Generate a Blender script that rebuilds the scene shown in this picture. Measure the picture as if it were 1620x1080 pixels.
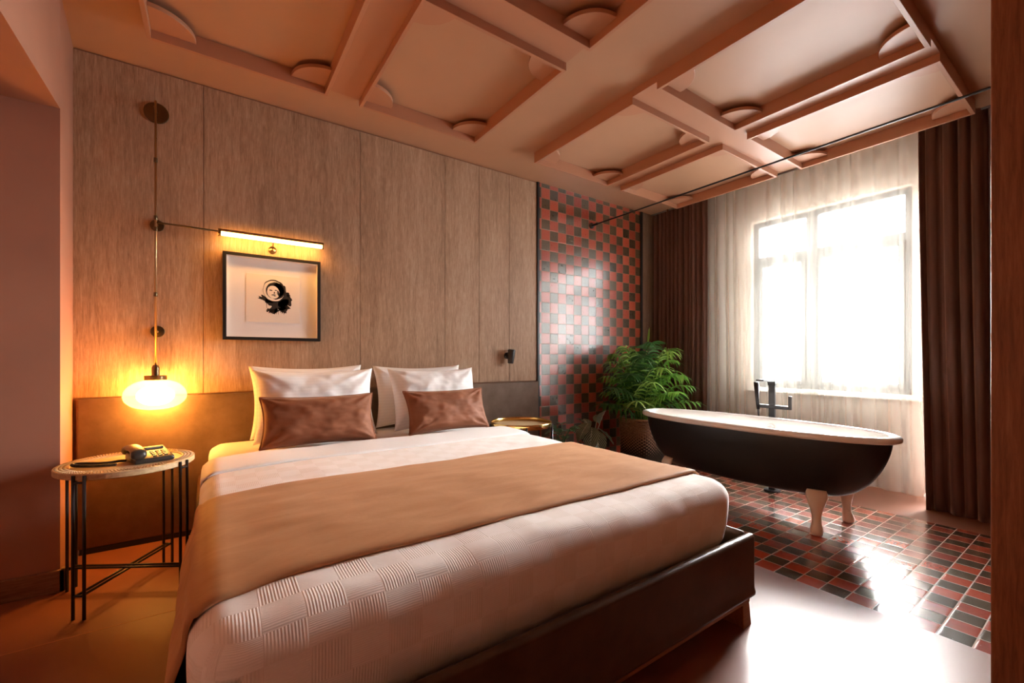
import bpy, math, random
from math import sin, cos, pi, sqrt, radians
from mathutils import Vector, Matrix, noise as mnoise

for o in list(bpy.data.objects):
    bpy.data.objects.remove(o)
sc = bpy.context.scene
COL = sc.collection

# ------------------------------------------------------------------ camera
cam_d = bpy.data.cameras.new('camera')
cam_d.sensor_width = 36.0
cam_d.lens = 685.0 * 36.0 / 1620.0
cam_d.shift_y = 25.0 / 1620.0
cam_d.clip_start = 0.02
cam = bpy.data.objects.new('camera', cam_d)
COL.objects.link(cam)
cam.location = (0, 0, 1.09)
cam.rotation_euler = (pi / 2, 0, radians(-34.7))
sc.camera = cam
sc.view_settings.view_transform = 'Standard'
sc.view_settings.look = 'None'
sc.view_settings.gamma = 1.0
sc.view_settings.exposure = 2.12
sc.view_settings.use_curve_mapping = False
try:
    sc.cycles.max_bounces = 14
    sc.cycles.diffuse_bounces = 8
    sc.cycles.transparent_max_bounces = 24
    sc.cycles.sample_clamp_indirect = 6.0
    sc.cycles.use_denoising = True
    sc.cycles.caustics_reflective = False
    sc.cycles.caustics_refractive = False
except Exception:
    pass

# ------------------------------------------------------------------ daylight
world = bpy.data.worlds.new('overcast_sky')
sc.world = world
world.use_nodes = True
wn = world.node_tree
wn.nodes['Background'].inputs[0].default_value = (0.97, 0.985, 1.0, 1)
wn.nodes['Background'].inputs[1].default_value = 7.3

def lamp(name, kind, loc, energy, color=(1, 1, 1), rot=(0, 0, 0), **kw):
    d = bpy.data.lights.new(name, kind)
    d.energy = energy
    d.color = color
    for k, v in kw.items():
        setattr(d, k, v)
    o = bpy.data.objects.new(name, d)
    o.location = loc
    o.rotation_euler = rot
    COL.objects.link(o)
    return o

for nm, y, z, sy, sz in (('window_portal', 1.64, 1.62, 1.36, 1.75), ('balcony_portal', 0.36, 1.25, 1.2, 2.5)):
    p = lamp(nm, 'AREA', (4.84, y, z), 1.0, rot=(0, pi / 2, 0), shape='RECTANGLE', size=sz, size_y=sy)
    p.data.cycles.is_portal = True
# soft high daylight from the overcast sky in front of the facade
sun = lamp('overcast_sun', 'SUN', (8, 0, 6), 24.0, (1.0, 0.985, 0.96), rot=(0, 0, 0), angle=radians(60))
sun.rotation_euler = Vector((0.88, 0.12, 0.34)).to_track_quat('Z', 'Y').to_euler()

# ------------------------------------------------------------------ materials
def srgb(r, g, b):
    f = lambda c: (c / 255) / 12.92 if c / 255 <= 0.04045 else ((c / 255 + 0.055) / 1.055) ** 2.4
    return (f(r), f(g), f(b), 1)

class Mat:
    def __init__(s, name):
        s.m = bpy.data.materials.new(name)
        s.m.use_nodes = True
        s.nt = s.m.node_tree
        s.b = s.nt.nodes['Principled BSDF']
        s.out = s.nt.nodes['Material Output']
    def n(s, t, **kw):
        x = s.nt.nodes.new(t)
        for k, v in kw.items():
            setattr(x, k, v)
        return x
    def l(s, a, b):
        s.nt.links.new(a, b)
    def set(s, **kw):
        for k, v in kw.items():
            s.b.inputs[k.replace('_', ' ')].default_value = v
        return s
    def coords(s, kind='Object', scale=(1, 1, 1), rot=(0, 0, 0)):
        t = s.n('ShaderNodeTexCoord')
        mp = s.n('ShaderNodeMapping')
        mp.inputs['Scale'].default_value = scale
        mp.inputs['Rotation'].default_value = rot
        s.l(t.outputs[kind], mp.inputs['Vector'])
        return mp.outputs['Vector']
    def noise(s, vec, scale=5, detail=4, rough=0.5, dist=0):
        x = s.n('ShaderNodeTexNoise')
        x.inputs['Scale'].default_value = scale
        x.inputs['Detail'].default_value = detail
        x.inputs['Roughness'].default_value = rough
        x.inputs['Distortion'].default_value = dist
        s.l(vec, x.inputs['Vector'])
        return x.outputs['Fac']
    def ramp(s, fac, stops):
        r = s.n('ShaderNodeValToRGB')
        e = r.color_ramp.elements
        while len(e) < len(stops):
            e.new(0.5)
        for i, (p, c) in enumerate(stops):
            e[i].position = p
            e[i].color = c
        s.l(fac, r.inputs['Fac'])
        return r.outputs['Color']
    def math(s, op, a, b=None, c=None):
        x = s.n('ShaderNodeMath', operation=op)
        for i, v in enumerate((a, b, c)):
            if v is None:
                continue
            if isinstance(v, (int, float)):
                x.inputs[i].default_value = v
            else:
                s.l(v, x.inputs[i])
        return x.outputs[0]
    def mix(s, fac, a, b):
        x = s.n('ShaderNodeMix', data_type='RGBA')
        for i, v in ((0, fac), (6, a), (7, b)):
            if isinstance(v, (int, float, tuple)):
                x.inputs[i].default_value = v
            else:
                s.l(v, x.inputs[i])
        return x.outputs[2]
    def bump(s, h, strength=0.3, dist=0.01):
        x = s.n('ShaderNodeBump')
        x.inputs['Strength'].default_value = strength
        x.inputs['Distance'].default_value = dist
        s.l(h, x.inputs['Height'])
        s.l(x.outputs[0], s.b.inputs['Normal'])
        return x
    def xyz(s, vec):
        x = s.n('ShaderNodeSeparateXYZ')
        s.l(vec, x.inputs[0])
        return x.outputs

def paint(name, col, rough=0.6, amt=0.06, spec=0.35):
    m = Mat(name)
    v = m.coords()
    f = m.noise(v, 3.0, 3)
    d = tuple(c * (1 - amt) for c in col[:3]) + (1,)
    e = tuple(min(1, c * (1 + amt)) for c in col[:3]) + (1,)
    m.l(m.ramp(f, [(0.3, d), (0.7, e)]), m.b.inputs['Base Color'])
    m.set(Roughness=rough, Specular_IOR_Level=spec)
    m.bump(m.noise(v, 160, 2), 0.04, 0.002)
    return m.m

def plain(name, col, rough=0.4, metal=0.0, **kw):
    m = Mat(name)
    v = m.coords()
    f = m.noise(v, 30, 3)
    r = m.math('MULTIPLY_ADD', f, 0.15, rough - 0.07)
    m.l(r, m.b.inputs['Roughness'])
    m.set(Base_Color=col, Metallic=metal, **kw)
    return m.m

def wood(name, dark, mid, light, axis='Z', k=1.0, rough=0.5, fine=1.0):
    m = Mat(name)
    sc_ = [34 * k] * 3
    s2 = [190 * k] * 3
    i = 'XYZ'.index(axis)
    sc_[i] = 2.6 * k
    s2[i] = 14 * k
    v = m.coords(scale=tuple(sc_))
    v2 = m.coords(scale=tuple(s2))
    a = m.noise(v, 1.0, 5, 0.65, 1.4)
    b = m.noise(v2, 1.0, 4, 0.75, 0.5)
    low = m.noise(m.coords(scale=tuple(3.5 if q != i else 0.5 for q in range(3))), 1.0, 2)
    f = m.math('ADD', m.math('MULTIPLY', a, 0.34), m.math('MULTIPLY', b, 0.50 * fine))
    f = m.math('ADD', f, m.math('MULTIPLY', low, 0.22))
    m.l(m.ramp(f, [(0.38, dark), (0.54, mid), (0.70, light)]), m.b.inputs['Base Color'])
    m.set(Roughness=rough, Specular_IOR_Level=0.3)
    m.bump(b, 0.25, 0.002)
    return m.m

def lin(r, g, b):
    return (r, g, b, 1)

TERRA = paint('terracotta_paint', lin(0.42, 0.205, 0.135), 0.55)
CEILP = paint('ceiling_paint', lin(0.52, 0.295, 0.175), 0.45, 0.03, 0.45)
TRIMP = paint('coffer_paint', lin(0.50, 0.245, 0.14), 0.40, 0.03, 0.5)
WPINK = paint('beige_plaster', lin(0.58, 0.50, 0.43), 0.7)
CREAM = paint('white_plaster', lin(0.78, 0.74, 0.66), 0.7)
OAK = wood('smoked_oak_veneer', lin(0.26, 0.152, 0.088), lin(0.47, 0.31, 0.195), lin(0.64, 0.47, 0.33))
SKIRT = wood('oak_skirting', lin(0.12, 0.06, 0.03), lin(0.25, 0.13, 0.07), lin(0.33, 0.19, 0.11), 'X')
JAMBW = wood('brown_door_wood', lin(0.14, 0.050, 0.020), lin(0.26, 0.098, 0.042), lin(0.36, 0.15, 0.07), 'Z', 0.7, 0.45)
PLINTHW = wood('plinth_wood', lin(0.17, 0.065, 0.02), lin(0.27, 0.11, 0.035), lin(0.36, 0.16, 0.06), 'X', 1.0, 0.35)
TABLEW = wood('table_oak', lin(0.42, 0.28, 0.15), lin(0.60, 0.43, 0.24), lin(0.70, 0.53, 0.32), 'X', 1.0, 0.45)
BLACK = plain('black_powder_coat', lin(0.012, 0.012, 0.013), 0.42)
BLKPL = plain('black_plastic', lin(0.035, 0.030, 0.026), 0.35)
BRASS = plain('aged_brass', lin(0.46, 0.33, 0.17), 0.3, 1.0)
DBRASS = plain('dark_brass', lin(0.16, 0.12, 0.065), 0.32, 1.0)
GOLD = plain('polished_gold', lin(0.80, 0.52, 0.18), 0.18, 1.0)
ENAMEL = plain('white_enamel', lin(0.84, 0.82, 0.79), 0.14, 0.0, Coat_Weight=0.4)
FOOTE = plain('cream_enamel', lin(0.80, 0.70, 0.60), 0.30)
TUBBLK = plain('tub_black_satin', lin(0.0135, 0.0135, 0.015), 0.36)
WFRAME = plain('grey_window_paint', lin(0.18, 0.18, 0.175), 0.4)
STEEL = plain('curtain_rail_metal', lin(0.30, 0.26, 0.23), 0.35, 1.0)
SOIL = paint('potting_soil', lin(0.03, 0.018, 0.01), 0.95, 0.4)
POT = plain('dark_pot_glaze', lin(0.02, 0.018, 0.017), 0.35)

def floor_mat():
    m = Mat('terracotta_resin_floor')
    v = m.coords()
    f = m.noise(v, 1.6, 4)
    m.l(m.ramp(f, [(0.3, lin(0.235, 0.074, 0.032)), (0.7, lin(0.275, 0.092, 0.042))]), m.b.inputs['Base Color'])
    r = m.math('MULTIPLY_ADD', m.noise(v, 9, 4), 0.08, 0.30)
    m.l(r, m.b.inputs['Roughness'])
    m.set(Specular_IOR_Level=0.6, Coat_Weight=0.7, Coat_Roughness=0.36, Coat_IOR=1.6)
    return m.m
FLOORM = floor_mat()

def tile_mat(name, ua, va, u0, v0, pu, pv, grout_col, rough):
    """square checkered tiles, ua/va = axes used as tile coordinates"""
    m = Mat(name)
    P = m.xyz(m.coords())
    U = m.math('DIVIDE', m.math('SUBTRACT', P[ua], u0), pu)
    V = m.math('DIVIDE', m.math('SUBTRACT', P[va], v0), pv)
    fu, fv = m.math('FLOOR', U), m.math('FLOOR', V)
    par = m.math('MODULO', m.math('ABSOLUTE', m.math('ADD', fu, fv)), 2.0)
    par = m.math('GREATER_THAN', par, 0.5)
    ru, rv = m.math('SUBTRACT', U, fu), m.math('SUBTRACT', V, fv)
    eu = m.math('MINIMUM', ru, m.math('SUBTRACT', 1.0, ru))
    ev = m.math('MINIMUM', rv, m.math('SUBTRACT', 1.0, rv))
    e = m.math('MINIMUM', eu, ev)
    cell = m.n('ShaderNodeCombineXYZ')
    m.l(fu, cell.inputs[0]); m.l(fv, cell.inputs[1])
    wn_ = m.n('ShaderNodeTexWhiteNoise', noise_dimensions='2D')
    m.l(cell.outputs[0], wn_.inputs['Vector'])
    mot = m.noise(m.coords(scale=(60, 60, 60)), 1.0, 3)
    k = m.math('ADD', m.math('MULTIPLY', wn_.outputs['Value'], 0.6), m.math('MULTIPLY', mot, 0.4))
    red = m.ramp(k, [(0.1, lin(0.32, 0.042, 0.018)), (0.9, lin(0.52, 0.088, 0.036))])
    drk = m.ramp(k, [(0.1, lin(0.050, 0.034, 0.014)), (0.9, lin(0.105, 0.072, 0.032))])
    c = m.mix(par, red, drk)
    g = m.math('LESS_THAN', e, 0.022)
    m.l(m.mix(g, c, grout_col), m.b.inputs['Base Color'])
    rr = m.math('ADD', m.math('MULTIPLY', g, 0.5), m.math('MULTIPLY_ADD', mot, 0.10, rough))
    m.l(rr, m.b.inputs['Roughness'])
    m.set(Specular_IOR_Level=0.6, Coat_Weight=1.0, Coat_Roughness=0.17, Coat_IOR=1.55)
    # pillowed edges and slightly uneven setting of every tile
    h = m.n('ShaderNodeMapRange', interpolation_type='SMOOTHSTEP')
    m.l(e, h.inputs[0]); h.inputs[1].default_value = 0.0; h.inputs[2].default_value = 0.09
    nrm = m.n('ShaderNodeCombineXYZ')
    wn2 = m.n('ShaderNodeTexWhiteNoise', noise_dimensions='2D')
    m.l(cell.outputs[0], wn2.inputs['Vector'])
    col = m.n('ShaderNodeSeparateColor')
    m.l(wn2.outputs['Color'], col.inputs[0])
    tilt = m.math('ADD', m.math('MULTIPLY', m.math('SUBTRACT', col.outputs[0], 0.5), ru),
                  m.math('MULTIPLY', m.math('SUBTRACT', col.outputs[1], 0.5), rv))
    hh = m.math('ADD', h.outputs[0], m.math('MULTIPLY', tilt, 1.3))
    m.bump(hh, 0.5, 0.0018)
    return m.m
WTILE = tile_mat('wall_tiles', 0, 2, 3.089 - 0.1075 * 40, 2.453 - 0.1025 * 40, 0.1075, 0.1025, lin(0.36, 0.17, 0.10), 0.24)
FTILE = tile_mat('floor_tiles', 0, 1, 2.345 - 0.2 * 20, 0.0525 - 4.0, 0.1, 0.1, lin(0.62, 0.47, 0.38), 0.20)

def leather(name, a, b, rough=0.36):
    m = Mat(name)
    v = m.coords()
    m.l(m.ramp(m.noise(v, 7, 6, 0.65), [(0.3, a), (0.7, b)]), m.b.inputs['Base Color'])
    m.set(Roughness=rough, Specular_IOR_Level=0.13)
    vo = m.n('ShaderNodeTexVoronoi'); vo.inputs['Scale'].default_value = 260
    m.l(v, vo.inputs['Vector'])
    m.bump(m.math('ADD', vo.outputs['Distance'], m.math('MULTIPLY', m.noise(v, 20, 3), 0.6)), 0.05, 0.002)
    return m.m
LEATH = leather('brown_leather', lin(0.058, 0.026, 0.012), lin(0.095, 0.045, 0.022))
HBLEATH = leather('headboard_leather', lin(0.15, 0.098, 0.066), lin(0.22, 0.148, 0.106), 0.46)

def velvet(name, a, b, sheen=0.6, sc_=4.0, stretch=(1, 1, 1), tint=(0.9, 0.62, 0.42, 1)):
    m = Mat(name)
    v = m.coords(scale=stretch)
    f = m.noise(v, sc_, 5, 0.6, 1.2)
    m.l(m.ramp(f, [(0.2, a), (0.8, b)]), m.b.inputs['Base Color'])
    m.set(Roughness=0.62, Sheen_Weight=sheen, Sheen_Roughness=0.35, Sheen_Tint=tint, Specular_IOR_Level=0.2)
    m.bump(m.noise(v, 60, 3), 0.10, 0.004)
    return m.m
RUNM = velvet('caramel_suede', lin(0.40, 0.185, 0.080), lin(0.54, 0.28, 0.135), 0.2, 4.0, (1.0, 2.2, 1))
CUSHM = velvet('brown_velvet', lin(0.20, 0.070, 0.033), lin(0.29, 0.110, 0.055), 0.5, 6.0)
DRAPEM = velvet('chocolate_velvet', lin(0.10, 0.048, 0.034), lin(0.17, 0.085, 0.062), 1.0, 3.0, (1, 1, 0.3), (0.85, 0.55, 0.42, 1))

def spread_mat():
    m = Mat('waffle_check_cotton')
    P = m.xyz(m.coords('UV'))
    q = 0.080
    U, V = m.math('DIVIDE', P[0], q), m.math('DIVIDE', P[1], q)
    fu, fv = m.math('FLOOR', U), m.math('FLOOR', V)
    par = m.math('GREATER_THAN', m.math('MODULO', m.math('ABSOLUTE', m.math('ADD', fu, fv)), 2.0), 0.5)
    rib1 = m.math('SINE', m.math('MULTIPLY', P[0], 2 * pi / 0.0062))
    rib2 = m.math('MULTIPLY', m.math('SINE', m.math('MULTIPLY', P[1], 2 * pi / 0.0050)), 0.35)
    x = m.n('ShaderNodeMix', data_type='FLOAT')
    m.l(par, x.inputs[0]); m.l(rib1, x.inputs[2]); m.l(rib2, x.inputs[3])
    col = m.mix(par, lin(0.88, 0.82, 0.76), lin(0.91, 0.86, 0.81))
    col2 = m.mix(m.math('MULTIPLY', m.math('SUBTRACT', 0.0, x.outputs[0]), 0.09), col, lin(0.60, 0.50, 0.42))
    m.l(col2, m.b.inputs['Base Color'])
    m.set(Roughness=0.85, Specular_IOR_Level=0.15, Sheen_Weight=0.15)
    m.bump(x.outputs[0], 0.26, 0.0016)
    return m.m
SPREADM = spread_mat()

def linen(name, stripes=True):
    m = Mat(name)
    P = m.xyz(m.coords('UV'))
    s_ = m.math('SINE', m.math('MULTIPLY', P[1], 2 * pi / 0.022))
    col = m.ramp(m.math('MULTIPLY_ADD', s_, 0.5, 0.5), [(0.4, lin(0.855, 0.84, 0.82)), (0.6, lin(0.885, 0.87, 0.85))])
    m.l(col, m.b.inputs['Base Color'])
    m.set(Roughness=0.7, Specular_IOR_Level=0.2, Sheen_Weight=0.1)
    m.bump(m.noise(m.coords(), 14, 4), 0.18, 0.01)
    return m.m
LINEN = linen('white_sateen')

def sheer_mat():
    m = Mat('sheer_voile')
    tr = m.n('ShaderNodeBsdfTransparent')
    tl = m.n('ShaderNodeBsdfTranslucent')
    df = m.n('ShaderNodeBsdfDiffuse')
    tl.inputs[0].default_value = lin(0.80, 0.80, 0.76)
    df.inputs[0].default_value = lin(0.78, 0.77, 0.72)
    m1 = m.n('ShaderNodeMixShader'); m1.inputs[0].default_value = 0.965
    m.l(tl.outputs[0], m1.inputs[1]); m.l(df.outputs[0], m1.inputs[2])
    lw = m.n('ShaderNodeLayerWeight'); lw.inputs[0].default_value = 0.35
    f = m.math('MULTIPLY_ADD', lw.outputs['Facing'], 0.55, 0.30)
    m2 = m.n('ShaderNodeMixShader')
    m.l(f, m2.inputs[0]); m.l(tr.outputs[0], m2.inputs[1]); m.l(m1.outputs[0], m2.inputs[2])
    m.l(m2.outputs[0], m.out.inputs[0])
    return m.m
SHEER = sheer_mat()

def glass_mat():
    m = Mat('clear_window_glass')
    tr = m.n('ShaderNodeBsdfTransparent')
    gl = m.n('ShaderNodeBsdfGlossy'); gl.inputs['Roughness'].default_value = 0.02
    fr = m.n('ShaderNodeFresnel')
    m2 = m.n('ShaderNodeMixShader')
    m.l(m.math('MULTIPLY', fr.outputs[0], 0.6), m2.inputs[0]); m.l(tr.outputs[0], m2.inputs[1]); m.l(gl.outputs[0], m2.inputs[2])
    m.l(m2.outputs[0], m.out.inputs[0])
    return m.m
GLASS = glass_mat()

def emis(name, col, strength):
    m = Mat(name)
    m.set(Base_Color=col, Emission_Color=col, Emission_Strength=strength, Roughness=0.4)
    return m.m

def opal_mat():
    m = Mat('opal_lamp_glass')
    tr = m.n('ShaderNodeBsdfTransparent')
    tl = m.n('ShaderNodeBsdfTranslucent'); tl.inputs[0].default_value = lin(1, 0.80, 0.50)
    gl = m.n('ShaderNodeBsdfGlossy'); gl.inputs['Roughness'].default_value = 0.08
    em = m.n('ShaderNodeEmission'); em.inputs[0].default_value = lin(1, 0.58, 0.20); em.inputs[1].default_value = 0.13
    m1 = m.n('ShaderNodeMixShader'); m1.inputs[0].default_value = 0.28
    m.l(tr.outputs[0], m1.inputs[1]); m.l(tl.outputs[0], m1.inputs[2])
    fr = m.n('ShaderNodeFresnel')
    m2 = m.n('ShaderNodeMixShader')
    m.l(m.math('MULTIPLY', fr.outputs[0], 0.5), m2.inputs[0]); m.l(m1.outputs[0], m2.inputs[1]); m.l(gl.outputs[0], m2.inputs[2])
    ad = m.n('ShaderNodeAddShader')
    m.l(m2.outputs[0], ad.inputs[0]); m.l(em.outputs[0], ad.inputs[1])
    m.l(ad.outputs[0], m.out.inputs[0])
    return m.m

def wicker_mat():
    m = Mat('wicker')
    v = m.coords(scale=(90, 90, 90))
    m.l(m.ramp(m.noise(v, 1, 3), [(0.3, lin(0.17, 0.075, 0.036)), (0.7, lin(0.34, 0.175, 0.09))]), m.b.inputs['Base Color'])
    m.set(Roughness=0.6)
    return m.m
WICK = wicker_mat()

def leaf_mat(name, a, b, stripe=None):
    m = Mat(name)
    P = m.coords('UV')
    v = m.coords()
    c = m.ramp(m.noise(v, 5, 3), [(0.3, a), (0.7, b)])
    if stripe:
        X = m.xyz(P)
        # veins leave the midrib at a slant
        q = m.math('ADD', X[1], m.math('MULTIPLY', m.math('ABSOLUTE', X[0]), -0.55))
        s_ = m.math('SINE', m.math('MULTIPLY', q, 2 * pi * 8.5))
        mid = m.math('LESS_THAN', m.math('ABSOLUTE', X[0]), 0.05)
        g = m.math('MAXIMUM', m.math('GREATER_THAN', s_, 0.6), mid)
        c = m.mix(g, c, stripe)
    m.l(c, m.b.inputs['Base Color'])
    m.set(Roughness=0.38, Specular_IOR_Level=0.5)
    tl = m.n('ShaderNodeBsdfTranslucent')
    m.l(c, tl.inputs[0])
    ms = m.n('ShaderNodeMixShader'); ms.inputs[0].default_value = 0.22
    m.l(m.b.outputs[0], ms.inputs[1]); m.l(tl.outputs[0], ms.inputs[2])
    m.l(ms.outputs[0], m.out.inputs[0])
    return m.m
PALM = leaf_mat('palm_green', lin(0.09, 0.27, 0.035), lin(0.26, 0.52, 0.09))
PALMY = leaf_mat('palm_light_green', lin(0.18, 0.40, 0.05), lin(0.40, 0.60, 0.14))
PALMD = leaf_mat('palm_dark_green', lin(0.03, 0.11, 0.02), lin(0.07, 0.20, 0.045))
STRIPE = leaf_mat('striped_leaf', lin(0.035, 0.055, 0.028), lin(0.06, 0.09, 0.045), lin(0.42, 0.40, 0.27))
ROUNDL = leaf_mat('round_leaf', lin(0.05, 0.13, 0.05), lin(0.16, 0.26, 0.12))

# ------------------------------------------------------------------ mesh helpers
class MB:
    def __init__(s):
        s.v = []; s.f = []; s.uv = {}
    def add(s, vs, fs, uvs=None):
        o = len(s.v)
        s.v += [tuple(p) for p in vs]
        s.f += [tuple(i + o for i in f) for f in fs]
        if uvs:
            for i, u in enumerate(uvs):
                s.uv[o + i] = u
        return s
    def box(s, x0, x1, y0, y1, z0, z1):
        vs = [(x, y, z) for z in (z0, z1) for y in (y0, y1) for x in (x0, x1)]
        return s.add(vs, [(0, 2, 3, 1), (4, 5, 7, 6), (0, 1, 5, 4), (2, 6, 7, 3), (0, 4, 6, 2), (1, 3, 7, 5)])
    def prism(s, pts, z0, z1):
        n = len(pts)
        vs = [(x, y, z0) for x, y in pts] + [(x, y, z1) for x, y in pts]
        fs = [tuple(range(n))[::-1], tuple(range(n, 2 * n))] + [(i, (i + 1) % n, n + (i + 1) % n, n + i) for i in range(n)]
        return s.add(vs, fs)
    def tube(s, pts, r, seg=10, caps=True):
        pts = [Vector(p) for p in pts]
        rs = r if isinstance(r, (list, tuple)) else [r] * len(pts)
        vs, fs = [], []
        T = [(pts[min(i + 1, len(pts) - 1)] - pts[max(i - 1, 0)]).normalized() for i in range(len(pts))]
        up = Vector((0, 0, 1)) if abs(T[0].z) < 0.9 else Vector((1, 0, 0))
        a = T[0].cross(up).normalized()
        for i, p in enumerate(pts):
            a = (a - T[i] * a.dot(T[i])).normalized()
            b = T[i].cross(a)
            for k in range(seg):
                t = 2 * pi * k / seg
                vs.append(p + (a * cos(t) + b * sin(t)) * rs[i])
        for i in range(len(pts) - 1):
            for k in range(seg):
                k2 = (k + 1) % seg
                fs.append((i * seg + k, i * seg + k2, (i + 1) * seg + k2, (i + 1) * seg + k))
        if caps:
            fs.append(tuple(range(seg))[::-1]); fs.append(tuple(range((len(pts) - 1) * seg, len(pts) * seg)))
        return s.add(vs, fs)
    def lathe(s, prof, seg=32, c=(0, 0), sx=1.0, sy=1.0):
        vs, fs = [], []
        for r, z in prof:
            for k in range(seg):
                t = 2 * pi * k / seg
                vs.append((c[0] + r * cos(t) * sx, c[1] + r * sin(t) * sy, z))
        n = len(prof)
        for i in range(n - 1):
            for k in range(seg):
                k2 = (k + 1) % seg
                fs.append((i * seg + k, i * seg + k2, (i + 1) * seg + k2, (i + 1) * seg + k))
        fs.append(tuple(range(seg))[::-1]); fs.append(tuple(range((n - 1) * seg, n * seg)))
        return s.add(vs, fs)
    def grid(s, fn, nu, nv, uvfn=None, wrap=False):
        vs = [fn(i / nu, j / nv) for j in range(nv + 1) for i in range(nu + 1)]
        uv = [uvfn(i / nu, j / nv) for j in range(nv + 1) for i in range(nu + 1)] if uvfn else None
        fs = [(j * (nu + 1) + i, j * (nu + 1) + i + 1, (j + 1) * (nu + 1) + i + 1, (j + 1) * (nu + 1) + i)
              for j in range(nv) for i in range(nu)]
        return s.add(vs, fs, uv)
    def xf(s, M):
        s.v = [tuple(M @ Vector(p)) for p in s.v]
        return s
    def build(s, name, mat, parent=None, smooth=False, bevel=0.0, bseg=2, solid=0.0, sub=0, loc=None, weld=False, angle=40):
        me = bpy.data.meshes.new(name)
        lv = s.v
        if loc is not None:
            lv = [(p[0] - loc[0], p[1] - loc[1], p[2] - loc[2]) for p in s.v]
        me.from_pydata(lv, [], s.f)
        if s.uv:
            ul = me.uv_layers.new(name='UVMap')
            for lp in me.loops:
                ul.data[lp.index].uv = s.uv.get(lp.vertex_index, (0, 0))
        me.materials.append(mat)
        if smooth:
            for p in me.polygons:
                p.use_smooth = True
        me.validate()
        o = bpy.data.objects.new(name, me)
        COL.objects.link(o)
        if loc is not None:
            o.location = loc
        if parent is not None:
            o.parent = parent
            if loc is not None:
                o.location = Vector(loc) - parent.location
            else:
                o.matrix_parent_inverse = Matrix.Translation(-Vector(parent.location)) if parent.rotation_euler[:] == (0, 0, 0) else Matrix()
        if weld:
            w = o.modifiers.new('weld', 'WELD'); w.merge_threshold = 0.0005
        if bevel:
            b = o.modifiers.new('bevel', 'BEVEL'); b.width = bevel; b.segments = bseg; b.limit_method = 'ANGLE'; b.angle_limit = radians(angle)
        if solid:
            q = o.modifiers.new('solid', 'SOLIDIFY'); q.thickness = solid; q.offset = 0
        if sub:
            q = o.modifiers.new('sub', 'SUBSURF'); q.levels = sub; q.render_levels = sub
        return o

def tag(o, label=None, cat=None, group=None, kind=None):
    if label: o['label'] = label
    if cat: o['category'] = cat
    if group: o['group'] = group
    if kind: o['kind'] = kind
    return o
def struct(o, label, cat):
    return tag(o, label, cat, kind='structure')
def empty(name, loc, label, cat, group=None):
    o = bpy.data.objects.new(name, None)
    o.empty_display_size = 0.1
    o.location = loc
    COL.objects.link(o)
    bpy.context.view_layer.update()
    return tag(o, label, cat, group)
def smoothstep(a, b, x):
    t = max(0, min(1, (x - a) / (b - a)))
    return t * t * (3 - 2 * t)
def fbm(x, y, z=0.0, oct=3):
    return mnoise.fractal(Vector((x, y, z)), 1.0, 2.0, oct)

# ------------------------------------------------------------------ room dimensions
H = 2.80
YB = 3.336       # headboard wall
XL = -0.585      # left wall
XW = 4.58        # window wall inner face
YN = -1.7        # wall behind the camera
XT = 4.14        # right end of the tiled wall

f0 = MB().box(-1.6, 2.345, YN, YB, -0.1, 0).box(3.90, 5.4, YN, YB, -0.1, 0).box(2.345, 3.90, YN, -0.35, -0.1, 0)
# shallow joint in the resin floor
floor = f0.build('floor', FLOORM)
struct(floor, 'satin terracotta resin floor around the bed and along the window', 'floor')
joint = MB().box(-1.5, 0.15, 2.3635, 2.3675, 0.0, 0.0008).build('trim_20', plain('floor_joint', lin(0.55, 0.28, 0.17), 0.4))
struct(joint, 'thin joint line across the terracotta floor left of the bed', 'floor joint')
tf = MB().box(2.345, 3.90, -0.35, YB, -0.1, 0.0).build('floor_tiled', FTILE)
struct(tf, 'checkered red and dark brown tile floor under the bathtub', 'floor')

ceil = MB().box(-1.7, 4.34, YN - 0.1, YB + 0.1, H, H + 0.12).box(4.34, 4.7, YN - 0.1, YB + 0.1, H + 0.06, H + 0.18)
struct(ceil.build('ceiling', CEILP), 'smooth terracotta painted ceiling', 'ceiling')

wb = MB().box(-1.7, 4.9, YB + 0.012, YB + 0.15, -0.1, H + 0.1).build('wall_back', TERRA)
struct(wb, 'terracotta wall behind the headboard and wood panels', 'wall')
# wood veneer panels over the headboard wall, split by hairline gaps
seams = [-0.632, -0.045, 0.918, 1.62, 1.954, 2.28, 2.606]
HBT = 0.865
pan = MB()
for a, b in zip(seams[:-1], seams[1:]):
    pan.box(a + 0.0015, b - 0.0015, YB, YB + 0.02, HBT, H - 0.008)
po = pan.build('wall_back_panels', OAK, bevel=0.0012, bseg=1)
struct(po, 'tall smoked oak veneer panels on the wall above the bed', 'wall panelling')
bk = MB().box(2.606, 2.630, YB - 0.012, YB + 0.02, 0.0, H).build('trim_1', BLACK)
struct(bk, 'black metal strip between oak panels and tiled wall', 'trim')
tw = MB().box(2.630, XT, YB - 0.004, YB + 0.02, 0.0, H).build('wall_tiled', WTILE)
struct(tw, 'wall of checkered red and dark brown square tiles', 'wall')
bk2 = MB().box(XT, XT + 0.035, YB - 0.016, YB + 0.02, 0, H).build('trim_2', BLACK)
struct(bk2, 'black metal strip at the window end of the tiled wall', 'trim')
wc = MB().box(XT + 0.037, XW, YB - 0.01, YB + 0.02, 0, H + 0.06).build('wall_corner', wood('corner_oak', lin(0.12, 0.07, 0.045), lin(0.24, 0.15, 0.10), lin(0.33, 0.22, 0.15)))
struct(wc, 'narrow wood faced wall strip beside the left curtain', 'wall')

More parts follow.
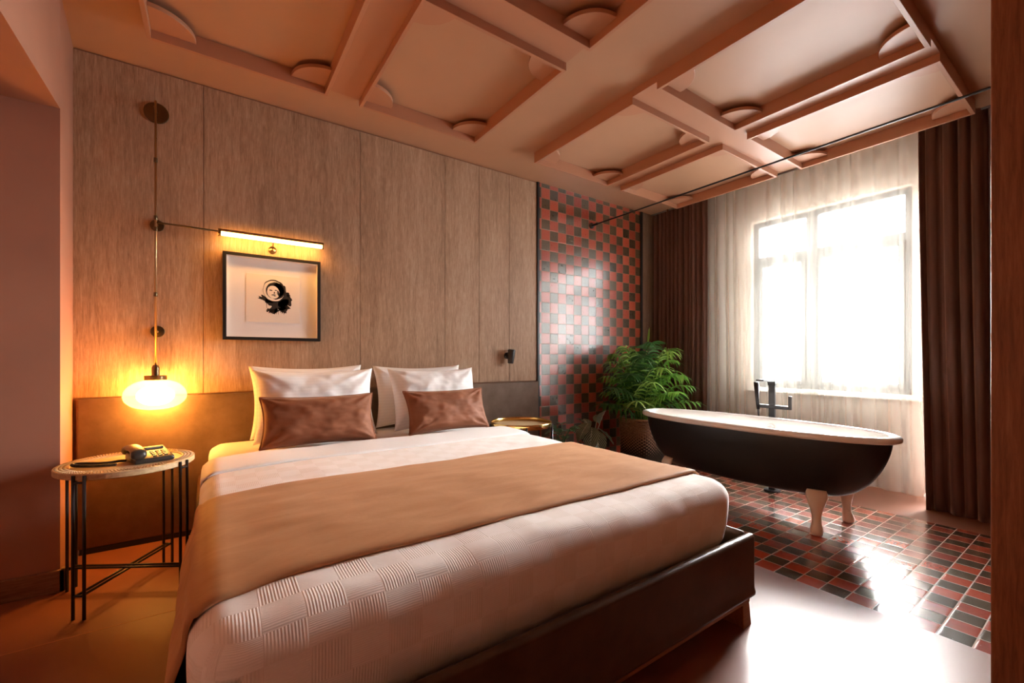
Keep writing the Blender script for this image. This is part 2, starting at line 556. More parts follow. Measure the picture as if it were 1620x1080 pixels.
# left wall with a niche
lw_ = MB()
lw_.prism([(XL, 2.87), (-0.632, YB + 0.02), (-1.7, YB + 0.02), (-1.7, 2.87)], 0, H)          # return next to the bed wall
lw_.box(-1.7, XL, 0.7, 2.87, 2.253, H)                                                      # lintel over the niche
lw_.box(-1.7, XL, YN, 0.7, 0, H)
lw_.box(-1.7, -1.5, 0.7, 2.87, 0, 2.253)
struct(lw_.build('wall_left', TERRA), 'terracotta left wall with a deep niche opening', 'wall')
bb = MB().box(-1.5, XL + 0.018, 2.852, 2.87, 0, 0.1).box(XL, XL + 0.018, 2.852, 2.90, 0, 0.1)
struct(bb.build('baseboard_left', SKIRT, bevel=0.002), 'low oak baseboard at the foot of the left niche wall', 'baseboard')
struct(MB().box(-1.7, 4.9, YN - 0.15, YN, 0, H).build('wall_front', TERRA), 'terracotta wall behind the viewpoint', 'wall')

# window wall: window over a low wall + floor-length balcony opening
SILL, HEAD = 0.775, 2.47
WY0, WY1 = 1.02, 2.27
DY0, DY1 = -0.22, 0.95
ww = MB()
XO = 4.86
ww.box(XW, XO, WY1, YB + 0.15, 0, H + 0.2)
ww.box(XW, XO, DY1, WY1, 0, SILL)
ww.box(XW, XO, DY1, WY0, SILL, HEAD)
ww.box(XW, XO, DY0, WY1, HEAD, H + 0.2)
ww.box(XW, XO, YN - 0.15, DY0, 0, H + 0.2)
struct(ww.build('wall_window', WPINK), 'pale plastered window wall behind the sheer curtains', 'wall')
struct(MB().box(XW - 0.05, XW + 0.09, DY1 + 0.01, WY1 + 0.03, SILL - 0.03, SILL + 0.012).build('trim_3', CREAM, bevel=0.006), 'pale window sill ledge behind the sheer curtain', 'window sill')

def window(name, y0, y1, z0, z1, mull, trans, label):
    X0, X1 = 4.63, 4.69
    fr = 0.055
    m = MB()
    m.box(X0, X1, y0, y1, z0, z0 + fr).box(X0, X1, y0, y1, z1 - fr, z1)
    m.box(X0, X1, y0, y0 + fr, z0 + fr, z1 - fr).box(X0, X1, y1 - fr, y1, z0 + fr, z1 - fr)
    for a, b in mull:
        m.box(X0, X1, a, b, z0 + fr, z1 - fr)
    root = m.build(name, WFRAME, bevel=0.004)
    struct(root, label, 'window')
    ys = [y0 + fr] + [q for ab in mull for q in ab] + [y1 - fr]
    for i in range(0, len(ys), 2):
        MB().box(X0 + 0.004, X1 - 0.004, ys[i], ys[i + 1], trans - 0.035, trans + 0.035).build('transom', WFRAME, root, bevel=0.003)
        for za, zb in ((z0 + fr, trans - 0.035), (trans + 0.035, z1 - fr)):
            c = MB(); w = 0.04; a, b = ys[i], ys[i + 1]
            if zb < trans:
                c.box(X0 - 0.012, X1 - 0.01, a, a + w, za, zb).box(X0 - 0.012, X1 - 0.01, b - w, b, za, zb)
                c.box(X0 - 0.012, X1 - 0.01, a + w, b - w, za, za + w).box(X0 - 0.012, X1 - 0.01, a + w, b - w, zb - w, zb)
                sash = c.build('casement', WFRAME, root, bevel=0.003)
                MB().box(4.655, 4.661, a + w, b - w, za + w, zb - w).build('glass_pane', GLASS, sash)
            else:
                MB().box(4.655, 4.661, a, b, za, zb).build('glass_pane', GLASS, root)
    return root
window('window_1', WY0, WY1, SILL, HEAD, [(1.69, 1.79)], 2.075, 'white framed window with transom behind the sheer curtain')
window('window_2', DY0, DY1, 0.02, HEAD, [(0.33, 0.40)], 2.075, 'glazed balcony door beside the right curtain')

# wooden jamb at the right edge of the view
jb = MB().box(1.362, 1.62, YN, 0.178, 0, H).build('door_1', JAMBW, bevel=0.004, bseg=3)  # unseen run back to the rear wall added to block balcony light
struct(jb, 'tall brown wooden door jamb at the right edge', 'door jamb')

# ------------------------------------------------------------------ ceiling coffers
BZ = 2.71
xs = [(-0.275, 0.590), (0.782, 1.648), (2.212, 3.088), (3.272, 4.178)]
ys_ = [(1.84, 2.868), (0.614, 1.655)]
BT = 0.02
tn = 4
colname = ['left', 'second', 'third', 'window side']
for r_, (ya, yb) in enumerate(ys_):
    for c_, (xa, xb) in enumerate(xs):
        m = MB()
        m.box(xa, xa + BT, ya, yb, BZ, H).box(xb - BT, xb, ya, yb, BZ, H)
        m.box(xa + BT, xb - BT, ya, ya + BT, BZ, H).box(xa + BT, xb - BT, yb - BT, yb, BZ, H)
        fr = m.build('trim_%d' % tn, TRIMP, bevel=0.001, bseg=1); tn += 1
        struct(fr, 'terracotta rectangular ceiling frame with quarter discs in its corners, %s column, %s row' % (colname[c_], ['headboard side', 'near'][r_]), 'ceiling moulding')
        for (cx, cy, a0) in ((xa + BT, ya + BT, 0), (xb - BT, ya + BT, 90), (xb - BT, yb - BT, 180), (xa + BT, yb - BT, 270)):
            R = 0.185
            pts = [(cx, cy)] + [(cx + R * cos(radians(a0 + 90 * k / 24)), cy + R * sin(radians(a0 + 90 * k / 24))) for k in range(25)]
            MB().prism(pts, 2.752, 2.774).build('corner_disc', TRIMP, fr, bevel=0.002, bseg=2)
# flat bridging boards between neighbouring frames
for (a, b, c, d) in ((0.590, 0.782, 0.614, 2.868), (3.088, 3.272, 0.614, 2.868)):
    o = MB().box(a, b, c, d, 2.755, H).build('trim_%d' % tn, TRIMP); tn += 1
    struct(o, 'flat terracotta board bridging two columns of ceiling frames', 'ceiling moulding')
for (a, b) in xs:
    o = MB().box(a, b, 1.655, 1.84, 2.755, H).build('trim_%d' % tn, TRIMP); tn += 1
    struct(o, 'flat terracotta board bridging two rows of ceiling frames', 'ceiling moulding')

# ------------------------------------------------------------------ headboard
hb = empty('headboard', (1.0, YB, 0), 'brown leather headboard panel running behind the bed and both side tables', 'headboard')
MB().box(-0.612, 2.604, YB - 0.035, YB + 0.005, 0.03, HBT - 0.004).build('leather_panel', HBLEATH, hb, smooth=True, bevel=0.012, bseg=4)
MB().box(-0.60, 2.60, YB - 0.03, YB + 0.005, 0.0, 0.03).build('base_strip', BLACK, hb)

# ------------------------------------------------------------------ bed
BX0, BX1, BY0, BY1 = -0.070, 1.822, 0.885, 3.29
bed = empty('bed', ((BX0 + BX1) / 2, (BY0 + BY1) / 2, 0), 'double bed with dark brown leather rails on wooden legs', 'bed')
RT = 0.372; RB = 0.122; TH = 0.036
m = MB()
def rail_box(x0, x1, y0, y1, fx=0.0, fy=0.0):
    n = 14
    vs = []
    for i in range(n + 1):
        t = i / n
        z = RB + (RT - RB) * t
        k = (1 - smoothstep(0, 0.18, t)) * 0.008
        vs += [(x0 + fx * k if fx < 0 else x0, y0 + fy * k, z), (x1 + (fx * k if fx > 0 else 0), y0 + fy * k, z), (x1 + (fx * k if fx > 0 else 0), y1, z), (x0 + (fx * k if fx < 0 else 0), y1, z)]
    fs = [(3, 2, 1, 0), (n * 4, n * 4 + 1, n * 4 + 2, n * 4 + 3)]
    for i in range(n):
        for k in range(4):
            k2 = (k + 1) % 4
            fs.append((i * 4 + k, i * 4 + k2, (i + 1) * 4 + k2, (i + 1) * 4 + k))
    return MB().add(vs, fs)
rail_box(BX0, BX1, BY0, BY0 + TH, 0, -1).build('foot_rail', LEATH, bed, smooth=True, bevel=0.016, bseg=4, angle=60)
rail_box(BX0, BX0 + TH, BY0 + TH, BY1, -1, 0).build('side_rail', LEATH, bed, smooth=True, bevel=0.016, bseg=4, angle=60)
rail_box(BX1 - TH, BX1, BY0 + TH, BY1, 1, 0).build('side_rail', LEATH, bed, smooth=True, bevel=0.016, bseg=4, angle=60)
MB().box(BX0 + 0.02, BX1 - 0.02, BY0 + 0.014, BY0 + 0.05, 0.095, RB + 0.003).box(BX0 + 0.02, BX0 + 0.06, BY0 + 0.05, BY1, 0.095, RB + 0.003)\
    .box(BX1 - 0.06, BX1 - 0.02, BY0 + 0.05, BY1, 0.095, RB + 0.003).box(BX0 + 0.06, BX1 - 0.06, BY0 + 0.05, BY1, 0.11, RB + 0.02).build('wood_plinth', PLINTHW, bed, bevel=0.002)
def leg(x0, x1, y0, y1, sx):
    # L-shaped bracket foot that widens towards the floor
    w = 0.025
    fl = 0.012
    xo0, xo1 = (x0, x1)
    m = MB()
    def slab(ax0, ax1, ay0, ay1, ex0, ex1):
        vs = [(ax0 + ex0, ay0 - 0.004, 0), (ax1 + ex1, ay0 - 0.004, 0), (ax1 + ex1, ay1, 0), (ax0 + ex0, ay1, 0),
              (ax0, ay0, 0.096), (ax1, ay0, 0.096), (ax1, ay1, 0.096), (ax0, ay1, 0.096)]
        m.add(vs, [(3, 2, 1, 0), (4, 5, 6, 7), (0, 1, 5, 4), (1, 2, 6, 5), (2, 3, 7, 6), (3, 0, 4, 7)])
    if sx > 0:
        slab(x1 - 0.05, x1, y0, y1, 0, fl)
    else:
        slab(x0, x0 + 0.05, y0, y1, -fl, 0)
    return m
for x0, x1, sx in ((BX1 - 0.12, BX1 - 0.022, 1), (BX0 + 0.022, BX0 + 0.12, -1)):
    for y0, y1 in ((BY0 + 0.016, BY0 + 0.19), (BY1 - 0.25, BY1 - 0.05)):
        leg(x0, x1, y0, y1, sx).build('leg', PLINTHW, bed, bevel=0.003)

def rbox(x0, x1, y0, y1, z0, z1, r, rz, nx=60, ny=70, nz=14, skip=(), disp=None, uvz=None):
    """rounded box made of dense grids; r = corner radius on plan and on the edges"""
    m = MB()
    cx, cy, cz = (x0 + x1) / 2, (y0 + y1) / 2, (z0 + z1) / 2
    hx, hy, hz = (x1 - x0) / 2, (y1 - y0) / 2, (z1 - z0) / 2
    def rnd(p):
        q = Vector((p[0] - cx, p[1] - cy, p[2] - cz))
        # plan corners
        ix, iy = hx - rz, hy - rz
        inner = Vector((max(-ix, min(ix, q.x)), max(-iy, min(iy, q.y)), 0))
        d = Vector((q.x - inner.x, q.y - inner.y, 0))
        if abs(q.x) > ix and abs(q.y) > iy and d.length > 1e-9:
            mx = max(abs(d.x), abs(d.y))
            d = d * (mx / d.length)
            q = Vector((inner.x + d.x, inner.y + d.y, q.z))
        # vertical edges -> top/bottom rounding: distance to the plan outline
        ex = hx - abs(q.x); ey = hy - abs(q.y)
        if ex < rz and ey < rz:
            e = rz - sqrt((rz - ex) ** 2 + (rz - ey) ** 2)
        else:
            e = min(ex, ey)
        ezt = hz - abs(q.z)
        e = max(e, 0.0)
        if e < r and ezt < r:
            a, b = r - e, r - ezt
            mx = max(a, b); L = sqrt(a * a + b * b)
            if L > 1e-9:
                na, nb = a * mx / L, b * mx / L
                # push inward on plan by (a-na)
                n2 = Vector((0, 0, 0))
                if ex < rz and ey < rz:
                    n2 = Vector((math.copysign(rz - ex, q.x), math.copysign(rz - ey, q.y), 0))
                    if n2.length > 1e-9: n2.normalize()
                elif ex < ey:
                    n2 = Vector((math.copysign(1, q.x), 0, 0))
                else:
                    n2 = Vector((0, math.copysign(1, q.y), 0))
                q = q - n2 * (a - na)
                q.z -= math.copysign(b - nb, q.z)
        out = Vector((q.x + cx, q.y + cy, q.z + cz))
        return out
    def fin(p, uvk):
        o = rnd(p)
        if disp:
            o = disp(o)
        return tuple(o)
    lx = lambda t: x0 + (x1 - x0) * t
    ly = lambda t: y0 + (y1 - y0) * t
    lz = lambda t: z0 + (z1 - z0) * t
    if 'top' not in skip:
        m.grid(lambda u, v: fin((lx(u), ly(v), z1), 0), nx, ny, lambda u, v: fin((lx(u), ly(v), z1), 0)[:2])
    if 'bot' not in skip:
        m.grid(lambda u, v: fin((lx(1 - u), ly(v), z0), 0), nx, ny, lambda u, v: (lx(u), ly(v)))
    if 'front' not in skip:
        m.grid(lambda u, v: fin((lx(u), y0, lz(v)), 0), nx, nz, lambda u, v: (lx(u), y0 - (z1 - lz(v))))
    if 'back' not in skip:
        m.grid(lambda u, v: fin((lx(1 - u), y1, lz(v)), 0), nx, nz, lambda u, v: (lx(u), y1 + (z1 - lz(v))))
    if 'left' not in skip:
        m.grid(lambda u, v: fin((x0, ly(1 - u), lz(v)), 0), ny, nz, lambda u, v: (x0 - (z1 - lz(v)), ly(1 - u)))
    if 'right' not in skip:
        m.grid(lambda u, v: fin((x1, ly(u), lz(v)), 0), ny, nz, lambda u, v: (x1 + (z1 - lz(v)), ly(u)))
    return m

MT = 0.582
mat_ = rbox(-0.018, 1.758, 0.966, 3.265, 0.20, MT - 0.022, 0.06, 0.10, 40, 50, 12)
mo = mat_.build('mattress', LINEN, smooth=True, weld=True)
tag(mo, 'thick mattress in a white sheet, bare between pillows and headboard', 'mattress')

def sp_disp(p):
    n = fbm(p.x * 2.2, p.y * 2.0, 0.3) * 0.008 + fbm(p.x * 7, p.y * 6, 1.3) * 0.0025
    if p.z > 0.5:
        p.z += n
        p.z -= 0.010 * smoothstep(0.25, 0.0, p.x + 0.03) 
    # hanging sides billow a little and tuck in at the rail
    k = smoothstep(0.34, 0.50, p.z) * (1 - smoothstep(0.50, 0.58, p.z))
    if p.y < 1.0 and p.z < 0.57:
        p.y += -0.010 * k - fbm(p.x * 4, p.z * 3, 5) * 0.006 + 0.012 * (1 - smoothstep(0.30, 0.44, p.z))
    if p.x < 0.02 and p.z < 0.57:
        p.x += -0.008 * k - fbm(p.y * 4, p.z * 3, 2) * 0.006
    if p.x > 1.74 and p.z < 0.57:
        p.x += 0.006 * k + fbm(p.y * 4, p.z * 3, 8) * 0.005
    return p
sp = rbox(-0.034, 1.776, 0.947, 2.42, 0.30, MT, 0.062, 0.095, 110, 100, 26, skip=('bot', 'back'), disp=sp_disp, uvz=True)
# open end: keep the rounding away from the head end by shifting the last rows
so = sp.build('bedspread', SPREADM, smooth=True, weld=True)
tag(so, 'white checked bedspread pulled over the lower part of the bed', 'bedspread')

# sheet turned down over the bedspread edge
def sheet_prof():
    m = MB()
    def fn(u, v):
        # u across X with side drops, v along Y from 2.30 to 2.62
        s_ = -0.24 + u * (1.81 + 0.48)
        x0, x1, r = -0.041, 1.783, 0.062
        if s_ < r:
            q = r - s_
            if q < r * pi / 2:
                a = q / r; x = x0 + r - r * sin(a); z = -r + r * cos(a)
            else:
                x = x0; z = -r - (q - r * pi / 2)
        elif s_ > 1.824 - r:
            q = s_ - (1.824 - r)
            if q < r * pi / 2:
                a = q / r; x = x1 - r + r * sin(a); z = -r + r * cos(a)
            else:
                x = x1; z = -r - (q - r * pi / 2)
        else:
            x = x0 + s_; z = 0
        y = 2.335 + v * 0.33
        zz = MT + 0.006 + z + fbm(x * 2.2, y * 2.0, 0.3) * 0.008 * (1 if z > -0.03 else 0) + 0.004 * sin(pi * v)
        if v > 0.93: zz -= (v - 0.93) * 0.25
        if v < 0.04: zz -= 0.004
        if z > -0.03: zz -= 0.010 * smoothstep(0.25, 0.0, x + 0.03)
        y += 0.02 * fbm(x * 1.5, 3.0) - 0.05 * (x / 1.8) * 0
        return (x, y, zz)
    m.grid(fn, 120, 16, lambda u, v: (u * 2.3, v * 0.33))
    return m
sh = sheet_prof().build('top_sheet', LINEN, smooth=True, solid=0.007)
tag(sh, 'folded band of white sheet laid over the top edge of the bedspread', 'sheet')

# runner
def runner():
    m = MB()
    x0, x1, r = -0.046, 1.788, 0.066
    dl, dr = 0.42, 0.17
    flat = (x1 - x0)
    L = dl + flat + dr
    def fn(u, v):
        s_ = -dl + u * L
        y = 1.108 + 0.795 * v
        top = True
        if s_ < r:
            q = r - s_
            if q < r * pi / 2:
                a = q / r; x = x0 + r - r * sin(a); z = -r + r * cos(a)
            else:
                top = False
                x = x0 - 0.032 * smoothstep(0, 0.13, q - r * pi / 2); z = -r - (q - r * pi / 2)
        elif s_ > flat - r:
            q = s_ - (flat - r)
            if q < r * pi / 2:
                a = q / r; x = x1 - r + r * sin(a); z = -r + r * cos(a)
            else:
                top = False
                x = x1; z = -r - (q - r * pi / 2)
        else:
            x = x0 + s_; z = 0
        zz = MT + 0.011 + z
        if z > -0.03:
            zz += fbm(x * 2.2, y * 2.0, 0.3) * 0.008 + fbm(x * 3, y * 12, 4.0) * 0.0022
            zz -= 0.010 * smoothstep(0.25, 0.0, x + 0.03)
        else:
            x += fbm(y * 5, z * 3, 2) * 0.005
        # near hem is a little rolled
        e = min(v, 1 - v)
        if e < 0.02: zz -= 0.006 * (1 - e / 0.02)
        y += 0.006 * sin(x * 6 + 1) * (1 - v) + 0.012 * sin(u * pi)
        if x < 0.15: y -= 0.03 * smoothstep(0.15, -0.05, x) * (1 - v) * 0.6
        return (x, y, zz)
    m.grid(fn, 150, 60, lambda u, v: (u * L, v * 0.8))
    return m
ro = runner().build('bed_runner', RUNM, smooth=True, solid=0.009)
tag(ro, 'caramel brown velvety runner laid across the white bedspread', 'bed runner')

# ------------------------------------------------------------------ pillows
def pillow(name, W, Hh, T, seed, mat, loc, rx, rz, label, cat, group, piping=False, pinch=0.085, wr=0.015, ry=0.0, nu=56, nv=44):
    """stands on its lower edge at loc, leaning back by rx"""
    random.seed(seed)
    def outline(u, v):
        # u,v in -1..1 ; concave sides between pointed corners
        x = u * W / 2 * (1 - pinch * (1 - v * v) * abs(u) ** 1.5) 
        z = v * Hh / 2 * (1 - pinch * 1.3 * (1 - u * u) * abs(v) ** 1.5)
        return x, z
    def th(u, v):
        a = max(0, 1 - abs(u) ** 2.6); b = max(0, 1 - abs(v) ** 2.6)
        t = (a * b) ** 0.44
        return t * T / 2
    m = MB()
    def mk(sign):
        def fn(s_, t_):
            u, v = -1 + 2 * s_, -1 + 2 * t_
            if sign > 0: u = -u
            x, z = outline(u, v)
            e = max(abs(u), abs(v))
            w = fbm(u * 2.2 + seed, v * 2.0, sign * 3.1) * wr
            # radiating creases from the corners
            cr = 0
            for cu in (-1, 1):
                for cv in (-1, 1):
                    dx, dy = u - cu, v - cv
                    d = sqrt(dx * dx + dy * dy)
                    ang = math.atan2(dy, dx)
                    cr += sin(ang * 11 + seed * 1.7 + cu) * math.exp(-d * 2.6) * wr * 0.8
            k = min(1.0, (1 - e) * 6)
            y = sign * (th(u, v) + (w + cr) * k)
            # belly sags
            z2 = z - 0.02 * Hh * th(u, v) / (T / 2)
            return (x, y, z2)
        return fn
    m.grid(mk(-1), nu, nv, lambda a, b: (a * W, b * Hh))
    m.grid(mk(1), nu, nv, lambda a, b: (a * W, b * Hh))
    M = Matrix.Translation(Vector(loc)) @ Matrix.Rotation(rz, 4, 'Z') @ Matrix.Rotation(rx, 4, 'X') @ Matrix.Rotation(ry, 4, 'Y') @ Matrix.Translation(Vector((0, 0, Hh / 2)))
    root = empty(name, loc, label, cat, group)
    mb = m
    mb.xf(M)
    c = mb.build('cover', mat, root, smooth=True, weld=True)
    if piping:
        pts = []
        N = 40
        for a, b in (((-1, -1), (1, -1)), ((1, -1), (1, 1)), ((1, 1), (-1, 1)), ((-1, 1), (-1, -1))):
            for i in range(N):
                t = i / N
                u = a[0] + (b[0] - a[0]) * t; v = a[1] + (b[1] - a[1]) * t
                x, z = outline(u, v)
                pts.append(M @ Vector((x, 0, z)))
        pts.append(pts[0])
        MB().tube(pts, 0.0045, 6, False).build('piping', mat, root, smooth=True)
    return root
PW, PH = 0.71, 0.46
pz = MT - 0.004
g_ = 'white pillows stacked upright at the headboard'
pillow('pillow', PW, PH + 0.01, 0.15, 1, LINEN, (0.545, 3.125, pz), radians(-13), radians(1.5), 'white pillow at the back left, leaning on the headboard', 'pillow', g_)
pillow('pillow', PW + 0.01, PH - 0.005, 0.20, 2, LINEN, (0.552, 2.91, pz), radians(-17), radians(-1.5), 'white pillow in front on the left, behind the wider velvet cushion', 'pillow', g_)
pillow('pillow', PW, PH, 0.15, 3, LINEN, (1.33, 3.13, pz), radians(-12), radians(-2), 'white pillow at the back right, mostly hidden by the one in front', 'pillow', g_)
pillow('pillow', PW - 0.01, PH - 0.01, 0.20, 4, LINEN, (1.375, 2.91, pz), radians(-17), radians(2.0), 'white pillow in front on the right, below the small black wall light', 'pillow', g_)
g_ = 'brown velvet cushions leaning on the pillows'
pillow('cushion', 0.63, 0.30, 0.15, 7, CUSHM, (0.525, 2.71, pz + 0.004), radians(-22), radians(-4), 'brown velvet lumbar cushion on the left, nearest the lit globe lamp', 'cushion', g_, piping=True, pinch=0.075, wr=0.014)
pillow('cushion', 0.62, 0.30, 0.14, 9, CUSHM, (1.365, 2.705, pz + 0.004), radians(-22), radians(1), 'brown velvet lumbar cushion on the right, nearest the tiled wall', 'cushion', g_, piping=True, pinch=0.075, wr=0.014)

# ------------------------------------------------------------------ side tables
def side_table(cx, cy, zt, label, brass=False):
    root = empty('side_table', (cx, cy, 0), label, 'side table', 'round side tables either side of the bed')
    R = 0.252
    if not brass:
        m = MB().lathe([(0.0, zt - 0.026), (R - 0.004, zt - 0.026), (R, zt - 0.023), (R, zt - 0.002), (R - 0.003, zt + 0.001), (R - 0.052, zt + 0.001), (R - 0.055, zt - 0.004), (0.0, zt - 0.004)], 72, (cx, cy))
        m.build('tabletop', TABLEW, root, smooth=False)
        # woven cane band let into the rim
        mm = MB()
        for k in range(120):
            a = 2 * pi * k / 120
            for j, rr in enumerate((0.213, 0.226, 0.239)):
                b = a + (0.026 if j % 2 else 0)
                x, y = cx + rr * cos(b), cy + rr * sin(b)
                d = 0.006
                ca, sa = cos(b + 0.5), sin(b + 0.5)
                mm.tube([(x - ca * d, y - sa * d, zt + 0.0015), (x, y, zt + 0.0035), (x + ca * d, y + sa * d, zt + 0.0015)], 0.0018, 5)
        mm.build('cane_band', TABLEW, root, smooth=True)
    else:
        MB().lathe([(0.0, zt - 0.02), (R - 0.006, zt - 0.02), (R - 0.006, zt - 0.012), (0.0, zt - 0.012)], 64, (cx, cy)).build('tabletop', TABLEW, root)
        vs = MB()
        n = 72
        prof = [(R - 0.006, zt - 0.022), (R, zt - 0.022), (R + 0.001, zt + 0.016), (R - 0.002, zt + 0.020), (R - 0.006, zt + 0.016)]
        pts = []; fs = []
        for r, z in prof:
            for k in range(n):
                t = 2 * pi * k / n
                pts.append((cx + r * cos(t), cy + r * sin(t), z))
        L = len(prof)
        for i in range(L):
            for k in range(n):
                fs.append((i * n + k, i * n + (k + 1) % n, ((i + 1) % L) * n + (k + 1) % n, ((i + 1) % L) * n + k))
        MB().add(pts, fs).build('tray_rim', GOLD, root, smooth=True)
    rl = R + 0.004
    ends = []
    for base in (-121, -33, 59, 149):
        pr = []
        for d in (-4.9, 4.9):
            a = radians(base + d)
            x, y = cx + rl * cos(a), cy + rl * sin(a)
            pr.append((x, y))
            MB().tube([(x, y, 0.0), (x, y, zt - 0.004)], 0.0062, 10).build('leg', BLACK, root, smooth=True, loc=(x, y, 0))
        ends.append(pr)
        MB().tube([(pr[0][0], pr[0][1], zt - 0.034), (pr[1][0], pr[1][1], zt - 0.034)], 0.005, 8).build('leg_tie', BLACK, root, smooth=True)
        MB().tube([(pr[0][0], pr[0][1], 0.098), (pr[1][0], pr[1][1], 0.098)], 0.005, 8).build('leg_tie', BLACK, root, smooth=True)
    z = 0.098
    for a, b, dz in ((0, 2, 0.0), (1, 3, 0.006)):
        for q in (0.35, -0.35):
            pa = Vector(ends[a][0]).lerp(Vector(ends[a][1]), 0.5 + q * 0.8)
            pb = Vector(ends[b][0]).lerp(Vector(ends[b][1]), 0.5 - q * 0.8)
            MB().tube([(pa.x, pa.y, z + dz), (pb.x, pb.y, z + dz)], 0.0052, 8).build('cross_bar', BLACK, root, smooth=True)
    return root
side_table(-0.325, 2.722, 0.602, 'round oak side table with black rod legs, holding the telephone')
side_table(2.10, 2.90, 0.545, 'round side table with a gold tray rim, right of the bed', True)

# ------------------------------------------------------------------ telephone
TZ = 0.5985
ph = empty('telephone', (-0.245, 2.70, TZ), 'dark desk telephone with a coiled cord on the round side table', 'telephone')
A = radians(18)
MT_ = Matrix.Translation(Vector((-0.245, 2.70, TZ))) @ Matrix.Rotation(A, 4, 'Z')
m = MB()
vs = [(-0.075, -0.085, 0), (0.075, -0.085, 0), (0.075, 0.09, 0), (-0.075, 0.09, 0), (-0.075, -0.085, 0.022), (0.075, -0.085, 0.022), (0.075, 0.09, 0.052), (-0.075, 0.09, 0.052)]
m.add(vs, [(3, 2, 1, 0), (4, 5, 6, 7), (0, 1, 5, 4), (1, 2, 6, 5), (2, 3, 7, 6), (3, 0, 4, 7)])
m.xf(MT_); m.build('phone_base', BLKPL, ph, bevel=0.008, bseg=3, smooth=True)
def zt_(y): return 0.022 + (y + 0.085) / 0.175 * 0.030
kc = plain('phone_keys', lin(0.06, 0.052, 0.045), 0.35)
for r_ in range(4):
    for c_ in range(3):
        x, y = -0.002 + c_ * 0.021, -0.062 + r_ * 0.020
        m = MB().box(x, x + 0.014, y, y + 0.012, zt_(y) - 0.001, zt_(y) + 0.004)
        m.xf(MT_); m.build('key', kc, ph, bevel=0.001)
m = MB(); m.box(-0.008, 0.062, 0.045, 0.070, zt_(0.045), zt_(0.045) + 0.0075); m.xf(MT_); m.build('display_window', plain('phone_display', lin(0.16, 0.15, 0.13), 0.2), ph, bevel=0.001)
# handset: broad arched shell lying along the left side
N = 26
vs, fs = [], []
K = 20
for i in range(N + 1):
    t = i / N
    e = abs(2 * t - 1)
    y = -0.098 + 0.196 * t
    zc = 0.052 + 0.014 * (1 - e * e)
    hw = 0.026 + 0.006 * e ** 3
    hh = 0.014 + 0.009 * smoothstep(0.45, 0.85, e)
    if i in (0, N): hw *= 0.55; hh *= 0.5
    elif i in (1, N - 1): hw *= 0.9; hh *= 0.88
    for k in range(K):
        a = 2 * pi * k / K
        cx_, sx_ = cos(a), sin(a)
        x_ = math.copysign(abs(cx_) ** 0.8, cx_) * hw
        z_ = math.copysign(abs(sx_) ** 0.8, sx_) * hh
        vs.append((-0.060 + x_, y, zc + z_ - (0.010 * smoothstep(0.45, 0.85, e))))
for i in range(N):
    for k in range(K):
        fs.append((i * K + k, i * K + (k + 1) % K, (i + 1) * K + (k + 1) % K, (i + 1) * K + k))
fs += [tuple(range(K))[::-1], tuple(range(N * K, N * K + K))]
m = MB().add(vs, fs)
m.xf(MT_); m.build('handset', BLKPL, ph, smooth=True)
# coiled cord
path = [(-0.352, 2.592, 0.612), (-0.40, 2.605, 0.611), (-0.45, 2.63, 0.611), (-0.495, 2.665, 0.611), (-0.513, 2.70, 0.611), (-0.498, 2.715, 0.611), (-0.46, 2.695, 0.611), (-0.42, 2.672, 0.611), (-0.385, 2.665, 0.611), (-0.355, 2.68, 0.611), (-0.335, 2.70, 0.606)]
def spline(P, n):
    out = []
    P = [Vector(p) for p in P]
    Q = [P[0]] + P + [P[-1]]
    for i in range(1, len(Q) - 2):
        for k in range(n):
            t = k / n
            a, b, c, d = Q[i - 1], Q[i], Q[i + 1], Q[i + 2]
            out.append(0.5 * ((2 * b) + (-a + c) * t + (2 * a - 5 * b + 4 * c - d) * t * t + (-a + 3 * b - 3 * c + d) * t ** 3))
    out.append(P[-1])
    return out
sp_ = spline(path, 130)
hel = []
for i, p in enumerate(sp_):
    T = (sp_[min(i + 1, len(sp_) - 1)] - sp_[max(i - 1, 0)]).normalized()
    a = T.cross(Vector((0, 0, 1))).normalized(); b = a.cross(T)
    t = i * 2 * pi / 11
    hel.append(p + (a * cos(t) + b * sin(t)) * 0.0050)
MB().tube(hel, 0.0019, 5).build('coiled_cord', BLKPL, ph, smooth=True)

# ------------------------------------------------------------------ brass wall lamp
wl = empty('wall_lamp', (-0.277, YB, 1.87), 'aged brass wall lamp with a lit globe and a lit tube above the picture', 'wall lamp')
RX, RY = -0.270, 3.246
MB().tube([(RX, RY, 1.03), (RX, RY, 2.58)], 0.0062, 12).build('vertical_rod', BRASS, wl, smooth=True)
for z in (2.235, 1.90, 1.835, 1.455):
    MB().tube([(RX, RY, z - 0.012), (RX, RY, z + 0.012)], 0.0095, 12).build('rod_collar', DBRASS, wl, smooth=True, bevel=0.001)
def wdisc(x, z, r, t=0.012):
    m = MB().tube([(x, YB - 0.0, z), (x, YB - t, z)], [r, r], 40)
    o = m.build('wall_disc', DBRASS, wl, smooth=True, bevel=0.002)
    MB().tube([(x, YB - t, z), (x, RY, z)], 0.006, 10).build('standoff_pin', BRASS, o, smooth=True)
wdisc(-0.277 + 0.004, 2.545, 0.060)
wdisc(-0.270, 1.875, 0.034)
wdisc(-0.268, 1.243, 0.034)
MB().tube([(RX, RY, 1.874), (0.05, RY, 1.872)], 0.0052, 10).build('side_arm', DBRASS, wl, smooth=True)
LX0, LX1, LZ = 0.036, 0.634, 1.868
